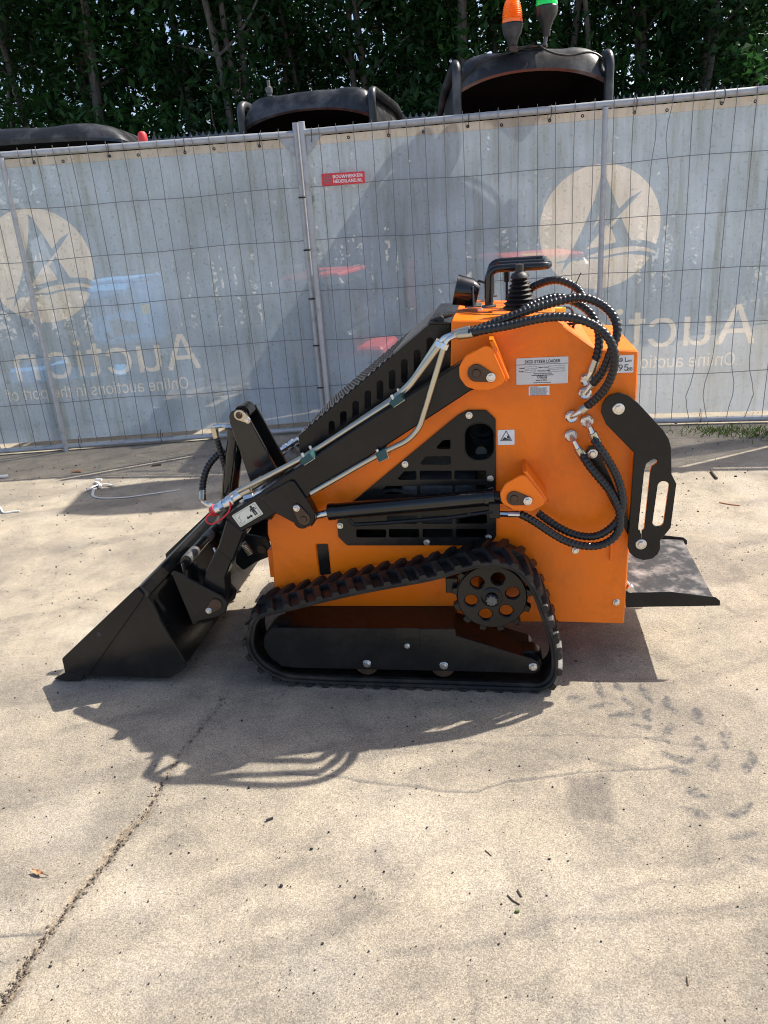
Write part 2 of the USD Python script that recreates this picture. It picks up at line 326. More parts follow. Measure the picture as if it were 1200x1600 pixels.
def bolt(x, y, z, r=.0075, turn=10.):
    """washer and hexagon head standing off a face that looks towards -y"""
    w = lathe([(0, -.0025), (r * 1.35, -.0025), (r * 1.5, -.001), (r * 1.5, .001), (0, .001)], (x, y, z), n=18)
    t = np.radians(turn) + np.arange(6) * np.pi / 3
    h = ext(np.stack([x + r * np.cos(t), z + r * np.sin(t)], 1), y - .0085, y - .002, .0012)
    return cat([w, h])

FONT = {}
def text_shape(text, height, bold=False):
    m = meshkit.text_mesh(text, height, .002, bold)
    n = m.face_normals[:, 2] < -.9
    tri = m.vertices[m.faces[n]][:, :, :2]
    return unary_union([Polygon(t) for t in tri if Polygon(t).area > 0]).buffer(1e-5)

def text_at(text, height, x, z, y, bold=False, rot=0., width=None):
    """flat lettering on a face that looks towards -y, starting at (x, z)"""
    m = meshkit.text_mesh(text, height, .0006, bold); v = np.array(m.vertices)
    if width: v[:, 0] *= width / np.ptp(v[:, 0])
    c, s = math.cos(math.radians(rot)), math.sin(math.radians(rot))
    X, Z = v[:, 0] * c - v[:, 1] * s, v[:, 0] * s + v[:, 1] * c
    return np.stack([x + X, y - v[:, 2], z + Z], 1), np.asarray(m.faces)

# ---------------------------------------------------------------- ground
def spaced(lo, a, b, hi, d, g=1.10, dmax=40.):
    x = list(np.arange(a, b, d)); s = d
    while x[-1] < hi: s = min(s * g, dmax); x.append(x[-1] + s)
    s = d
    while x[0] > lo: s = min(s * g, dmax); x.insert(0, x[0] - s)
    return np.array(x)

def segdist(P, pts, widths=None):
    """distance of the points P from a polyline, and the width interpolated along it"""
    best, wid = np.full(len(P), 9.), np.zeros(len(P))
    for k in range(len(pts) - 1):
        a, b = np.array(pts[k]), np.array(pts[k + 1]); t = np.clip(((P - a) @ (b - a)) / ((b - a) @ (b - a)), 0, 1)
        d = np.linalg.norm(P - a - t[:, None] * (b - a), axis=1); u = d < best
        best[u] = d[u]
        if widths is not None: wid[u] = (widths[k] + (widths[k + 1] - widths[k]) * t)[u]
    return best, wid

def make_ground():
    gx = spaced(-260, -1.75, 1.75, 260, .0085, 1.07); gy = np.r_[spaced(-200, .62, 2.35, 2.4, .008, 1.1)]
    tail = [gy[-1]]; s = .009
    while tail[-1] < 300: s = min(s * 1.022, .03) if tail[-1] < 5.6 else min(s * 1.2, 40); tail.append(tail[-1] + s)
    gy = np.r_[gy, tail[1:]]
    gx = np.unique(np.r_[gx[(gx < .36) | (gx > 1.62)], np.arange(.36, 1.62, .0044)]); gy = np.unique(np.r_[gy[(gy < 1.35) | (gy > 2.2)], np.arange(1.35, 2.2, .0046)])
    X, Y = np.meshgrid(gx, gy); n = X.size; P = np.stack([X.ravel(), Y.ravel()], 1)
    z = np.zeros(n); A = {k: np.zeros(n) for k in ('joint', 'mark', 'stain', 'pale')}
    near = (np.abs(P[:, 0]) < 4) & (P[:, 1] > .4) & (P[:, 1] < 7); Q = P[near]
    q3 = lambda s, o=0.: np.c_[Q * s, np.full(len(Q), o)]
    w1 = meshkit.fbm(q3(9), 4, 3) - .5; w2 = meshkit.fbm(q3(9, 7.3), 4, 9) - .5; fine = meshkit.fbm(q3(45), 3, 5)
    W = Q + np.c_[w1, w2] * .05; W2 = Q + np.c_[w1, w2] * .09
    joint, mark, stain, pale, zz = (np.zeros(len(Q)) for _ in range(5))
    # the broken joint across the yard, its gravel fill
    jp = [(-0.5531,2.3583),(-0.5736,2.1847),(-0.6124,2.0331),(-0.6425,1.9116),(-0.6667,1.7873),(-0.6817,1.7238),(-0.6904,1.6559),(-0.7152,1.5913),(-0.7395,1.5389),(-0.7495,1.4778),(-0.7707,1.4136),(-0.7844,1.3743),(-0.8063,1.3201),(-0.8184,1.2762),(-0.8333,1.2253),(-0.8421,1.171),(-0.8475,1.1225),(-0.8613,1.0358)]
    jw = [.003, .003, .004, .005, .006, .008, .011, .014, .015, .012, .010, .010, .011, .010, .011, .013, .013, .013]
    d, w = segdist(W, jp, jw); w = w * (.35 + 1.2 * fine)
    k = np.clip((w * 1.15 - d) / .006, 0, 1); joint = np.maximum(joint, k); zz -= .006 * k * (1 - .7 * (fine > .55))
    stain = np.maximum(stain, .35 * np.clip(1 - d / (w * 3.5 + .01), 0, 1))
    for pts, wd, s in (([(-0.9546,1.294),(-0.8236,1.2897)], .0022, 1.), ([(-0.3409,1.7713),(-0.195,1.7372),(-0.0534,1.699),(0.0333,1.6848),(0.1177,1.6585),(0.193,1.6433),(0.2745,1.6696),(0.3797,1.6762),(0.4249,1.6765),(0.52,1.6818),(0.6409,1.6791),(0.7448,1.6783)], .0019, .75),
                       ([(0.3255,1.8556),(0.5098,1.8434),(0.6837,1.8059),(0.8111,1.7573),(0.9417,1.7288)], .0013, .4), ([(0.016,1.6866),(-0.0368,1.6696),(-0.0712,1.6806)], .001, .3), ([(-0.6667,1.7873),(-0.7647,1.8669),(-0.9191,1.9366)], .001, .25)):
        d, _ = segdist(W, pts); k = np.clip((wd * (.4 + 1.4 * fine) + .0042 - d) / .004, 0, 1) * s; mark = np.maximum(mark, k * .75); zz -= .003 * k
    # rubber marks left by tracks: short smeared strokes
    st = [(0.6327,2.1021),(0.6329,2.0101),(0.6941,2.0797),(0.7069,2.0424),(0.6985,2.0157),(0.7062,1.9477),(0.7668,2.0704),(0.7737,1.9792),(0.7562,1.9515),(0.7484,1.8854),(0.8309,2.0061),(0.8299,1.9199),(0.8043,1.8726),(0.7878,1.8144),(0.8881,1.9257),(0.8757,1.8489),(0.8397,1.7967),(0.822,1.7312),(0.9264,1.8279),(0.8967,1.7393),(0.8577,1.7109),(0.8269,1.6591),(0.956,1.7327),(0.9034,1.6458),(0.5167,2.0244),(0.567,2.0251),(0.5705,1.9641),(0.6424,1.9752),(0.62,1.9195),(0.6934,1.9202),(0.6758,1.8662),(0.7391,1.8588),(0.7013,1.8039),(0.7655,1.7794),(0.7227,1.7367),(0.8059,1.7006),(0.7277,1.6698),(0.7672,1.6476),(0.7276,1.5902),(0.7601,1.5679),(0.7009,1.5346),(0.7467,1.4966),(0.7898,1.4967),(0.8606,1.5253),(0.7777,1.4237),(0.8366,1.4344),(0.7525,1.3513),(0.7888,1.3498)]
    for i in range(0, len(st) - 1, 2):
        a, b = np.array(st[i]), np.array(st[i + 1]); d, _ = segdist(W + np.c_[fine - .5, w1 * .5] * .012, [a, a * .65 + b * .35 + .007 * rng.standard_normal(2), a * .3 + b * .7 + .007 * rng.standard_normal(2), b])
        L = np.linalg.norm(b - a); al = np.clip(((W - a) @ (b - a)) / L ** 2, 0, 1)
        s = (1. if i < 44 else .7) * np.clip(1.6 - d / (.0052 + .0066 * np.sin(al * np.pi)), 0, 1) ** .7 * np.clip((meshkit.fbm(np.c_[Q * 120, np.zeros(len(Q))], 2, 4) - .2) * 3.2, .25, 1) * np.clip(fine * 2.2, .5, 1)
        mark = np.maximum(mark, s * .8)
    for pts, wd, s in (([(-1.2037,1.7986),(-0.9544,1.8178),(-0.7453,1.8648)], .03, .35), ([(-0.1245,1.883),(0.1373,1.8475),(0.3183,1.8155),(0.4875,1.7573),(0.6434,1.6866)], .02, .5), ([(-0.1206,1.1683),(0.0692,1.1907),(0.2511,1.2179),(0.4353,1.2348),(0.626,1.225),(0.7951,1.259)], .022, .5),
                       ([(-0.6608,1.1414),(-0.5176,1.1487),(-0.306,1.1508)], .02, .35), ([(0.8043,2.1021),(0.9954,2.1145),(1.255,2.1768)], .03, .3), ([(-1.0582,1.5205),(-0.9117,1.5595),(-0.7205,1.5806)], .05, .25), ([(-0.0058,1.3031),(0.1397,1.1186),(0.2552,1.055)], .02, .25),
                       ([(0.4197,1.4961),(0.5376,1.373),(0.7225,1.3849),(0.8809,1.4302)], .05, .3), ([(0.7261,1.8756),(0.8312,1.7193),(0.8813,1.5624)], .07, .25), ([(-0.0351,1.1644),(-0.027,1.0873)], .012, .4), ([(0.0079,1.188),(0.0251,1.1163)], .012, .45), ([(0.0521,1.1545),(0.0571,1.0862)], .012, .4), ([(0.1077,1.1427),(0.106,1.025)], .014, .5), ([(0.0859,1.1591),(0.1812,1.0607),(0.2944,1.0135)], .012, .35), ([(0.1853,1.2364),(0.1882,1.1733)], .012, .35), ([(0.4295,1.2158),(0.4386,1.1381),(0.5289,1.1163)], .012, .35), ([(-0.3351,1.2803),(-0.2509,1.2984),(-0.1214,1.3097)], .03, .4), ([(-0.4564,1.1092),(-0.3031,1.125),(-0.1206,1.1683)], .03, .35), ([(0.5345,1.3638),(0.7329,1.3742),(0.8634,1.3953)], .02, .4), ([(0.4216,1.2832),(0.8429,1.3543)], .016, .35), ([(0.6024,1.2012),(0.7766,1.222)], .016, .4), ([(-0.9954,1.4166),(-0.8798,1.4347),(-0.7735,1.4406)], .02, .3), ([(-1.7481,3.091),(-1.4062,2.8629),(-1.0864,2.6841)], .05, .15), ([(1.2324,2.5681),(1.2797,2.46),(1.3896,2.4928)], .03, .4)):
        d, _ = segdist(W2, pts); stain = np.maximum(stain, 1.35 * s * np.clip(1 - d / wd, 0, 1) ** .8 * np.clip(.4 + fine, 0, 1))
    # a darker patch, and paler swept areas
    pt = Polygon([(0.4181,1.6772),(0.4933,1.6795),(0.5687,1.6817),(0.5592,1.5957),(0.5436,1.4797),(0.4639,1.4832),(0.4035,1.4827),(0.4073,1.5759)]); dd = shapely.distance(shapely.boundary(pt), shapely.points(W)); ins = shapely.contains_xy(pt, W[:, 0], W[:, 1])
    stain = np.maximum(stain, np.where(ins, np.clip(dd / .03, 0, 1) * .8, 0) * (.5 + fine * .8))
    for c, r, s in zip([(-0.9028,1.6254),(-0.216,2.3136),(0.0075,1.5364),(-0.6318,1.3755),(0.5791,1.1123),(0.3657,1.2881),(0.0916,1.1513),(-0.4746,1.1966),(1.5396,3.2128),(-0.4005,1.1611)], (.12, .1, .18, .1, .14, .16, .14, .12, .3, .12), (.3, .15, .25, .3, -.25, .2, -.25, .2, -.2, -.25)):
        g = np.exp(-((W2 - np.array(c)) ** 2).sum(1) / r ** 2) * (.3 + fine)
        if s > 0: pale = np.maximum(pale, g * s)
        else: stain = np.maximum(stain, -g * s)
    sw = meshkit.fbm(np.c_[Q @ np.array([1.1, .25]), Q @ np.array([-1.6, 6.5]), np.zeros(len(Q))], 5, 31); stain = np.maximum(stain, np.clip((sw - .53) * 4., 0, .40) * (.45 + 1.1 * fine))
    blot = meshkit.fbm(q3(2.6, 3.), 5, 21); stain = np.maximum(stain, np.clip((blot - .56) * 2.2, 0, .38)); pale = np.maximum(pale, np.clip((.40 - blot) * 1.6, 0, .22))
    zz += (fine - .5) * .0016 + (meshkit.fbm(q3(1.5), 3, 11) - .5) * .006
    fade = np.clip((6.5 - Q[:, 1]) / 2, 0, 1) * np.clip((4 - np.abs(Q[:, 0])) / 1, 0, 1)
    z[near] = zz * fade; A['joint'][near] = joint; A['mark'][near] = mark; A['stain'][near] = stain * fade; A['pale'][near] = pale * fade
    ny, nx = X.shape; i, j = np.meshgrid(np.arange(ny - 1), np.arange(nx - 1), indexing='ij'); a = (i * nx + j).ravel()
    f = np.vstack([np.stack([a, a + 1, a + nx + 1], 1), np.stack([a, a + nx + 1, a + nx], 1)])
    p = obj('ground', (np.c_[P, z], f), 'ground', smooth=True, label='tan concrete yard with a broken joint and rubber track marks', cat='ground', kind='structure')
    api = UsdGeom.PrimvarsAPI(stage.GetPrimAtPath(p))
    for k, v in A.items():
        api.CreatePrimvar(k, Sdf.ValueTypeNames.FloatArray, 'vertex').Set(Vt.FloatArray.FromNumpy(v.astype(np.float32)))
make_ground()

# ---------------------------------------------------------------- the tracked loader (x along it, y away from the camera, z up)
MAT['tread'] = paint('scuffed_tread_plate', (.028, .029, .031), .42, dust=(.40, .38, .35), dust_amt=.75, bump=.12, scale=2.2, rvar=.2)
LD = thing('skid_loader', 'orange and black tracked mini loader with its bucket lowered onto the concrete', 'loader', (0.0414,2.1333,0), -9.9)
YB, YF, YC = .18, .70, .44
def part(name, mesh, mat, parent=LD, smooth=35, label=None): return obj(name, mesh, mat, parent, smooth, label)

# body: one welded box, a pocket behind the grille and a slot in its side
body_o = [(-0.4743,0.4765),(-0.4684,0.5227),(-0.4208,0.5881),(-0.322,0.74),(0.1579,1.0041),(0.1651,1.1492),(0.4653,1.1328),(0.5757,1.0492),(0.6945,1.0377),(0.6956,0.8664),(0.6968,0.4808),(0.6916,0.1532),(0.4816,0.1571),(0.247,0.1536),(-0.012,0.1596),(-0.3236,0.1752),(-0.4838,0.1983),(-0.4743,0.2951),(-0.4681,0.4367)]
pocket = [(-0.1412,0.6023),(0.1814,0.849),(0.2608,0.8605),(0.2847,0.8439),(0.2787,0.4701),(0.2528,0.4501),(-0.1983,0.452),(-0.2159,0.4728),(-0.2087,0.5543)]
slot = rnd([(-0.3105,0.4385),(-0.271,0.4395),(-0.2707,0.3275),(-0.3089,0.3226)], .004)
bd = Polygon(body_o).buffer(-.006, quad_segs=3).buffer(.006, quad_segs=3).difference(Polygon(pocket)).difference(slot)
B0 = part('body', cat([ext(bd, YB, .42, .004), ext(rnd(body_o, .006), .421, YF, .004)]), 'orange')
part('front_flange', ext(rnd([(-0.4914,0.4061),(-0.475,0.4108),(-0.4745,0.3048),(-0.4928,0.3047)], .003), .205, .68, .001), 'orange')
part('edge_flange', ext([(0.6923,0.7705),(0.6996,0.7704),(0.6914,0.4609),(0.6816,0.4653)], .172, .179, .001), 'orange')
part('weld_rib', ext([(0.6372,0.4507),(0.6449,0.4507),(0.6435,0.3848),(0.6376,0.3848)], .168, .1795, .001), 'orange')
# engine glimpsed through the grille: ribbed block, silencer, hoses
en = [bx(-.16 + .0, .16, .33, .41, .40, .72, .01)]
for k in range(9): en.append(bx(-.15, .02, .285, .335, .50 + k * .022, .508 + k * .022, .001))
en.append(lathe([(0, -.12), (.05, -.12), (.055, -.1), (.055, .1), (.05, .12), (0, .12)], (.1, .30, .60), 'x'))
en.append(tube(spline([(-.12, .27, .56), (-.03, .25, .60), (.06, .26, .57), (.14, .26, .62)], .01)[0], .007, 8))
part('engine', cat(en), 'worn', smooth=30)
part('exhaust_pipe', cat([tube(np.array([(0.2412,0.23,0.7309)] + [(0.2353,0.4,0.6951)]), .0185, 20), lathe([(.0165, 0), (.0195, 0), (.0195, .004), (.0165, .004)], [(0.2413,0.225,0.7324)][0], 'y', 24)]), 'black')

# slotted side grille with the exhaust opening
gr = rnd([(-0.2292,0.5217),(-0.2111,0.5574),(-0.162,0.6),(0.1767,0.8681),(0.206,0.882),(0.2614,0.8802),(0.2885,0.8518),(0.2845,0.469),(0.2609,0.4368),(-0.2044,0.4382),(-0.2307,0.4694)], .012)
hol = [rnd(q, .004) for q in ([(0.1023,0.7641),(0.1271,0.7891),(0.1497,0.7906),(0.1487,0.762)], [(0.0511,0.7144),(0.0713,0.739),(0.1488,0.7383),(0.1478,0.7124)], [(-0.0247,0.6651),(0.0023,0.6912),(0.0389,0.6926),(0.0384,0.664)],
       [(0.051,0.6924),(0.15,0.6904),(0.149,0.6631),(0.0496,0.6649)], [(0.159,0.6913),(0.2567,0.6894),(0.2561,0.6612),(0.158,0.663)], [(-0.0845,0.6175),(-0.06,0.6431),(0.0393,0.6426),(0.0378,0.6136)], [(0.0515,0.6435),(0.1513,0.6419),(0.1503,0.6152),(0.0502,0.6167)], [(0.1613,0.6428),(0.2567,0.6412),(0.2562,0.6148),(0.1604,0.6162)],
       [(-0.0625,0.5426),(0.035,0.5405),(0.0336,0.515),(-0.0643,0.5158)], [(0.0494,0.5404),(0.1477,0.5405),(0.1467,0.5141),(0.0481,0.5149)], [(0.1569,0.5426),(0.2558,0.5427),(0.2552,0.5133),(0.1559,0.5141)],
       [(-0.1674,0.4952),(-0.07,0.4945),(-0.0718,0.4674),(-0.1696,0.4679)], [(-0.0594,0.4956),(0.0378,0.495),(0.0363,0.4669),(-0.0612,0.4674)], [(0.0502,0.4949),(0.146,0.4942),(0.1451,0.4664),(0.0488,0.4668)], [(0.1573,0.4942),(0.2548,0.4935),(0.2543,0.4658),(0.1564,0.4663)])]
oval = rnd([(0.1951,0.8387),(0.2817,0.8402),(0.2827,0.7251),(0.1937,0.7249)], .036)
for h in hol + [oval]: gr = gr.difference(h)
part('side_grille', ext(gr, .1725, .1765, .001), 'black')
part('exhaust_ring', ext(oval.buffer(.003).difference(oval.buffer(-.0008)), .171, .40, .001), 'black')
part('pocket_liner', cat([ext(Polygon(pocket).buffer(-.0005), .412, .418, 0), ext(Polygon(pocket).buffer(-.0006).difference(Polygon(pocket).buffer(-.003)), .19, .4115, 0)]), 'black')
part('slot_backing', ext(slot.buffer(-.0005), .186, .189, 0), 'black')

# engine hood: slotted side plates, mesh top, hinged lid with a rubber latch
hd = [(-0.3329,0.8101),(0.0997,1.1385),(0.1617,1.1346),(0.1568,1.0012),(0.1558,0.9742),(-0.0138,0.8732),(-0.3154,0.7179),(-0.3364,0.7592)]
slots_px = [[(0.0885,1.0613),(0.1077,1.0642),(0.1048,0.9994),(0.0854,0.9963)], [(0.0501,1.0629),(0.0696,1.0678),(0.0672,1.0009),(0.0462,0.9901)], [(0.0099,1.036),(0.0296,1.0409),(0.0257,0.9713),(0.0054,0.9603)], [(-0.0292,1.0047),(-0.0093,1.0097),(-0.0128,0.9531),(-0.0333,0.942)], [(-0.0687,0.9749),(-0.0486,0.98),(-0.0525,0.9227),(-0.0733,0.9114)], [(-0.1088,0.9446),(-0.0885,0.9499),(-0.0928,0.8919),(-0.1138,0.8804)],
            [(-0.1496,0.9139),(-0.1289,0.9193),(-0.1336,0.8606),(-0.155,0.8489)], [(-0.1909,0.8828),(-0.17,0.8882),(-0.1751,0.8288),(-0.1968,0.8169)], [(-0.2306,0.8532),(-0.2115,0.8588),(-0.2165,0.8049),(-0.2361,0.7949)], [(-0.2685,0.8251),(-0.2515,0.8288),(-0.2554,0.7891),(-0.2728,0.7832)]]
slots_px[0] = [(0.0902,1.097),(0.1094,1.1018),(0.1082,1.0529),(0.0877,1.0461)]
hp = Polygon(hd).buffer(0)
for q in slots_px: hp = hp.difference(rnd(q, .0085))
hood = node('engine_hood', LD)
part('side_plate', ext(hp, .193, .197, .001), 'black', hood)
part('side_plate', ext(hp, .682, .686, .001), 'black', hood)
part('hood_floor', ext([(-0.3347,0.7356),(0.1568,1.0012),(0.1571,1.0089),(-0.3357,0.7463)], .1975, .6815, 0), 'black', hood)
part('baffle_plate', ext(Polygon(hd).buffer(-.006), .40, .404, 0), 'black', hood)
part('front_plate', ext([hd[0], hd[7], (hd[7][0] + .004, hd[7][1]), (hd[0][0] + .004, hd[0][1] - .003)], .197, .682, 0), 'black', hood)
t0, t1 = np.array(hd[0]), np.array(hd[1]); tt = (t1 - t0) / np.linalg.norm(t1 - t0); tn = np.array([-tt[1], tt[0]])
Lh = np.linalg.norm(t1 - t0)
part('lid', ext([hd[1], hd[2], (hd[2][0], hd[2][1] + .006), (hd[1][0] - .004, hd[1][1] + .006)], .19, .69, .001), 'black', hood)
gm = [ext([tuple(t0), tuple(t0 + tt * .02), tuple(t0 + tt * .02 + tn * .003), tuple(t0 + tn * .003)], .193, .686, 0), ext([tuple(t1 - tt * .14), tuple(t1), tuple(t1 + tn * .005), tuple(t1 - tt * .14 + tn * .005)], .193, .686, 0)]
for k in range(14):                                                   # expanded-metal strands, zigzag
    y_ = .198 + k * .0372; s_ = np.arange(.015, Lh - .13, .011)
    zz = np.where(np.arange(len(s_)) % 2, .012, -.0) ; o = tn * .002
    q = np.c_[(t0 + np.outer(s_, tt) + o)[:, 0], y_ + zz, (t0 + np.outer(s_, tt) + o)[:, 1] + np.where(np.arange(len(s_)) % 2, .003, 0.)]
    gm.append(tube(q, .0026, 4))
part('mesh_top', cat(gm), 'worn', hood, smooth=False)
part('latch', cat([tube(spline([(0.0999,0.235,1.1396),(0.1214,0.235,1.1479),(0.1403,0.24,1.1538),(0.1627,0.25,1.1589)], .01)[0], .008, 8), tube([(0.1305,0.215,1.1463),(0.1287,0.265,1.1512)], .011, 10)]), 'rubber', hood)

# deck fittings: work lamp, handle bars, lever boots
DZ = 1.158
lm = [(0.1958,0.417)][0]
lamp = node('work_lamp', LD)
part('lamp_housing', xf(lathe([(0, -.045), (.03, -.042), (.043, -.02), (.046, .02), (.048, .03), (.044, .032), (0, .030)], (0, 0, 0), 'x', 24), ry(-14) @ np.diag([-1, 1, 1.]) @ np.diag([1, -1, 1.]), (lm[0], lm[1], 1.205)), 'gloss', lamp)
part('lamp_bracket', cat([bx(lm[0] + .0, lm[0] + .05, lm[1] - .05, lm[1] + .05, DZ + .002, DZ + .006, .001), bx(lm[0] + .025, lm[0] + .029, lm[1] - .05, lm[1] - .02, DZ + .006, DZ + .065, .001), bx(lm[0] + .025, lm[0] + .029, lm[1] + .02, lm[1] + .05, DZ + .006, DZ + .065, .001)]), 'worn', lamp)
part('lamp_cable', tube(spline([(lm[0] + .04, lm[1], 1.235), (lm[0] + .07, lm[1], 1.22), (lm[0] + .075, lm[1] + .01, 1.17)], .008)[0], .004, 6), 'rubber', lamp)
h1 = [(0.2653,0.4086)][0]
hb = [(0.2586,1.2722),(0.4634,1.2714)]; hz = (hb[0][1] + hb[1][1]) / 2; x0, x1 = hb[0][0] + .012, hb[1][0] - .012
ya, yb = .375, .685
handle = node('handle_bar', LD)
q = [(x0, ya, DZ), (x0, ya, hz), (x1, ya, hz), (x1, yb, hz), (x0, yb, hz), (x0, yb, DZ)]
part('ring', bent(q, .0125, .035, 12), 'gloss', handle)
part('cross_bar', bent([(x0 + .03, (ya + yb) / 2, hz), (x1, (ya + yb) / 2, hz)], .0115, .01, 12), 'gloss', handle)
part('base_plate', bx(x0 - .022, x0 + .022, ya - .02, ya + .02, DZ, DZ + .006), 'worn', handle)
part('base_plate', bx(x0 - .022, x0 + .022, yb - .02, yb + .02, DZ, DZ + .006), 'worn', handle)
def boot(c, s, name):
    pr = [(0, 0)]
    for k in range(7): r = (.052 - .0042 * k) * s; h = (.008 + .0135 * k) * s; pr += [(r - .004, h - .006 * s), (r + .003, h), (r - .004, h + .005 * s)]
    pr += [(.030 * s, .100 * s), (.024 * s, .112 * s), (.013 * s, .118 * s), (.013 * s, .140 * s), (0, .142 * s)]
    part(name, lathe(pr, c, 'z', 24), 'rubber', smooth=40)
bc = [(0.3625,0.2667)][0]
boot((bc[0], bc[1], DZ), .92, 'lever_boot')
boot((bc[0] + .01, bc[1] + .19, DZ), .80, 'lever_boot')
l2 = [(0.3253,0.5645)][0]
part('control_lever', cat([tube([(l2[0], l2[1], DZ), (l2[0], l2[1], DZ + .06)], .0045, 8), lathe([(0, 0), (.009, .002), (.0105, .03), (.009, .05), (0, .052)], (l2[0], l2[1], DZ + .055), 'z', 12)]), 'black')
k_ = [(0.2245,0.4272)][0]
for dx, dy in ((.13, .34), (.02, .31), (.24, .36)): part('deck_bolt', lathe([(0, 0), (.009, 0), (.009, .006), (0, .007)], (k_[0] + dx, dy, DZ), 'z', 6), 'chrome')
# loose wiring behind the deck
wb = [(0.4685,0.3,1.1431),(0.4949,0.3,1.125),(0.5153,0.3,1.1314),(0.5382,0.3,1.106),(0.5237,0.3,1.084),(0.5033,0.3,1.0717),(0.4839,0.3,1.1086),(0.5296,0.3,1.0724)]
for k in range(5):
    a, b, c = (np.array(wb[(k + i * 2) % 8]) for i in (0, 1, 2)); part('wire_loop', tube(spline([a, b + [0, .02 * k, .015], c + [0, .03, -.01], c + [.01, .04, -.05]], .008)[0], .0035, 6), 'rubber')
part('wire_connector', bx(wb[0][0], wb[0][0] + .03, .29, .31, wb[0][2] - .005, wb[0][2] + .012), 'yellow')
part('aerial_wire', tube(spline([(0.5108,0.4,1.1618),(0.5293,0.4,1.2009),(0.5493,0.4,1.243)], .01)[0], .0018, 5), 'pin')

# lift arms with their brackets, gussets, rams and pipes
def arm(side):
    f = (lambda m: m) if side == 0 else mir
    a = node('lift_arm', LD)
    part('boom', f(ext(rnd([(0.2702,1.0496),(0.2761,0.9765),(0.2192,0.9582),(-0.0845,0.7709),(-0.2915,0.6418),(-0.523,0.526),(-0.5399,0.5284),(-0.5745,0.5732),(-0.5664,0.5842),(-0.2745,0.7649),(-0.076,0.8859),(0.1924,1.0384),(0.2401,1.0635)], .006), .09, .15, .004)), 'black', a)
    part('lower_leg', f(cat([ext(rnd([(-0.5714,0.5704),(-0.6202,0.4624),(-0.5739,0.4186),(-0.5199,0.5232)], .006), .086, .154, .004), ext(rnd([(-0.6131,0.4803),(-0.6752,0.3805),(-0.6914,0.3353),(-0.6801,0.263),(-0.6625,0.2289),(-0.6306,0.244),(-0.6143,0.2927),(-0.609,0.3595),(-0.5721,0.4297)], .006), .092, .148, .004)])), 'black', a)
    part('gusset', f(ext(rnd([(-0.4466,0.6404),(-0.4289,0.6552),(-0.346,0.6984),(-0.3329,0.696),(-0.3097,0.6556),(-0.2759,0.5845),(-0.2817,0.5585),(-0.3009,0.5434),(-0.3269,0.5446),(-0.4053,0.5923),(-0.415,0.5989)], .008), .080, .0895, .002)), 'black', a)
    part('gusset_web', f(ext([(-0.3381,0.683),(-0.3227,0.6721),(-0.2778,0.5608),(-0.2948,0.5388)], .0895, .15, .002)), 'black', a)
    pp = [(-0.332,0.6089),(-0.3125,0.5723)]
    part('pin_plate', f(ext(capsule2(pp[0], pp[1], .014, .021), .0745, .080, .0015)), 'pin', a); part('bolt', f(bolt(pp[0][0], .0745, pp[0][1])), 'chrome', a)
    part('pin', f(lathe([(0, -.004), (.009, -.004), (.011, 0), (.011, .004)], (pp[1][0], .0745, pp[1][1]))), 'pin', a)
    return a
arm(0)
if True:
    FARARM = arm(1)
